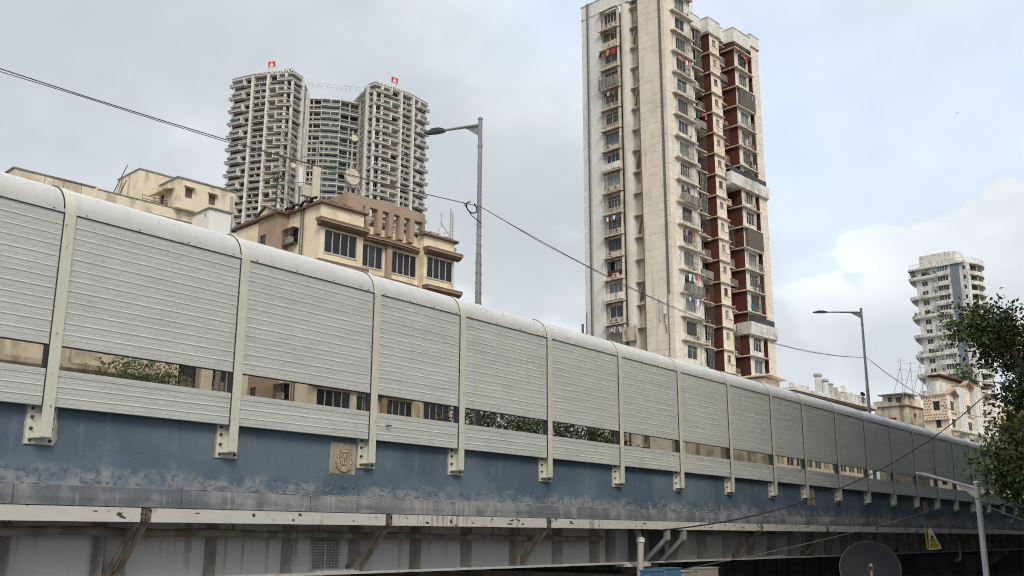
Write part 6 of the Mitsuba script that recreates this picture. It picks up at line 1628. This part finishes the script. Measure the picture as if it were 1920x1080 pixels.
labels[ws.part('print', pr, 'sign_black')] = {'kind': 'stuff'}
ws.part('tie', MB(fs).tube([[-0.14, 0.03, 6.3], [-0.12, 0.05, 6.4]], 0.006, 4).tube([[0.0, 0.0, 6.28], [0.0, 0.05, 6.4]], 0.006, 4), 'mast')

bc = MB
def cabinet(x0, x1, y, zt, m, lab):
    th = Thing('metal_cabinet', lab, 'cabinet')
    th.part('body', MB().prism(sbox(x0, y, x1, y + 0.22).buffer(-0.02).buffer(0.02), 3.6, zt - 0.03, 'z'), m)
    th.part('lid', MB().box(x0 - 0.012, x1 + 0.012, y - 0.015, y + 0.235, zt - 0.028, zt), m)
    th.part('door', MB().box(x0 + 0.05, x1 - 0.05, y - 0.012, y - 0.001, 3.7, zt - 0.09), m)
    th.part('stand', MB().box(x0 + 0.05, x1 - 0.05, y + 0.05, y + 0.18, 0.0, 3.599), 'mast_dark')


cabinet(17.66, 18.22, 10.45, 5.345, 'box_blue', 'left one of two blue metal cabinets under the flyover, beside the downpipe')
cabinet(18.27, 18.92, 10.45, 5.375, 'box_blue', 'right one of two blue metal cabinets under the flyover')
cabinet(19.05, 19.75, 10.5, 5.30, 'sheet_grey', 'dull grey cabinet right of the blue ones')
cabinet(19.80, 20.70, 10.5, 5.34, 'sheet_grey', 'wider dull grey cabinet, rightmost of the row under the flyover')
bp_ = Thing('bent_pipe', 'thin bent pipe hanging below the girder beside the low street lamp', 'pipe')
bp_.part('tube', MB().tube([[43.0, 11.3, 5.95], [43.0, 11.3, 5.25], [42.9, 11.3, 5.12], [42.2, 11.3, 5.10]], 0.06, 8), 'galvanised', True)
for c, lab in (((49.6, 33.76, 29.83), 'bird flying left of the tall tower'), ((58.56, 13.08, 30.02), 'tiny bird flying right of the tall tower')):
    c, e = np.array(c), np.array([0.5, -0.86, 0.0])
    wing = lambda q: [c + q * e * 0.28 + [0, 0, 0.12], c + q * e * 0.13 + [0.05, 0.04, 0.05], c + q * e * 0.12 - [0.05, 0.03, 0.0]]
    v = [c + [0.14, 0.08, 0.02], c - [0.16, 0.1, 0.0], c + [0, 0, -0.05], c + [0, 0, 0.05]] + wing(1) + wing(-1)
    v = [c + (np.array(q) - c) * 0.3 for q in v]
    whole('bird', MB().raw(v, [[0, 2, 3], [1, 3, 2], [3, 5, 4], [3, 4, 6], [2, 6, 5], [3, 7, 8], [3, 9, 7], [2, 8, 9]]), 'mesh_dark', lab, 'bird')
# ------------------------------------------------------------------ unseen block added on the near side to shade the far flyover
fb = Frame(14.0, -5.0, 2)
nbk = Thing('added_street_block', 'unseen ten storey block added on the near side to shade the flyover', 'building')
nbk.part('wall', MB(fb).wall('front', -8.0, 0, 70, 0, 32.5, [], 0.3).box(0, 70, -0.3, 0.0, 0, 32.5).box(0, 0.3, -7.7, -0.3, 0, 32.5).box(69.7, 70, -7.7, -0.3, 0, 32.5), 'stained')
nbk.part('roof', MB(fb).box(-0.5, 70.5, -8.4, 0.5, 32.51, 32.8), 'concrete')
for k in range(10):
    nbk.part('balcony_slab', MB(fb).box(0, 70, 0.001, 1.3, 3.2 * k + 3.1, 3.2 * k + 3.25), 'canopy')
    for x in range(3, 66, 6):
        nbk.part('window', MB(fb).box(x, x + 2.4, 0.001, 0.05, 3.2 * k + 0.9, 3.2 * k + 2.6), 'glass_dark')
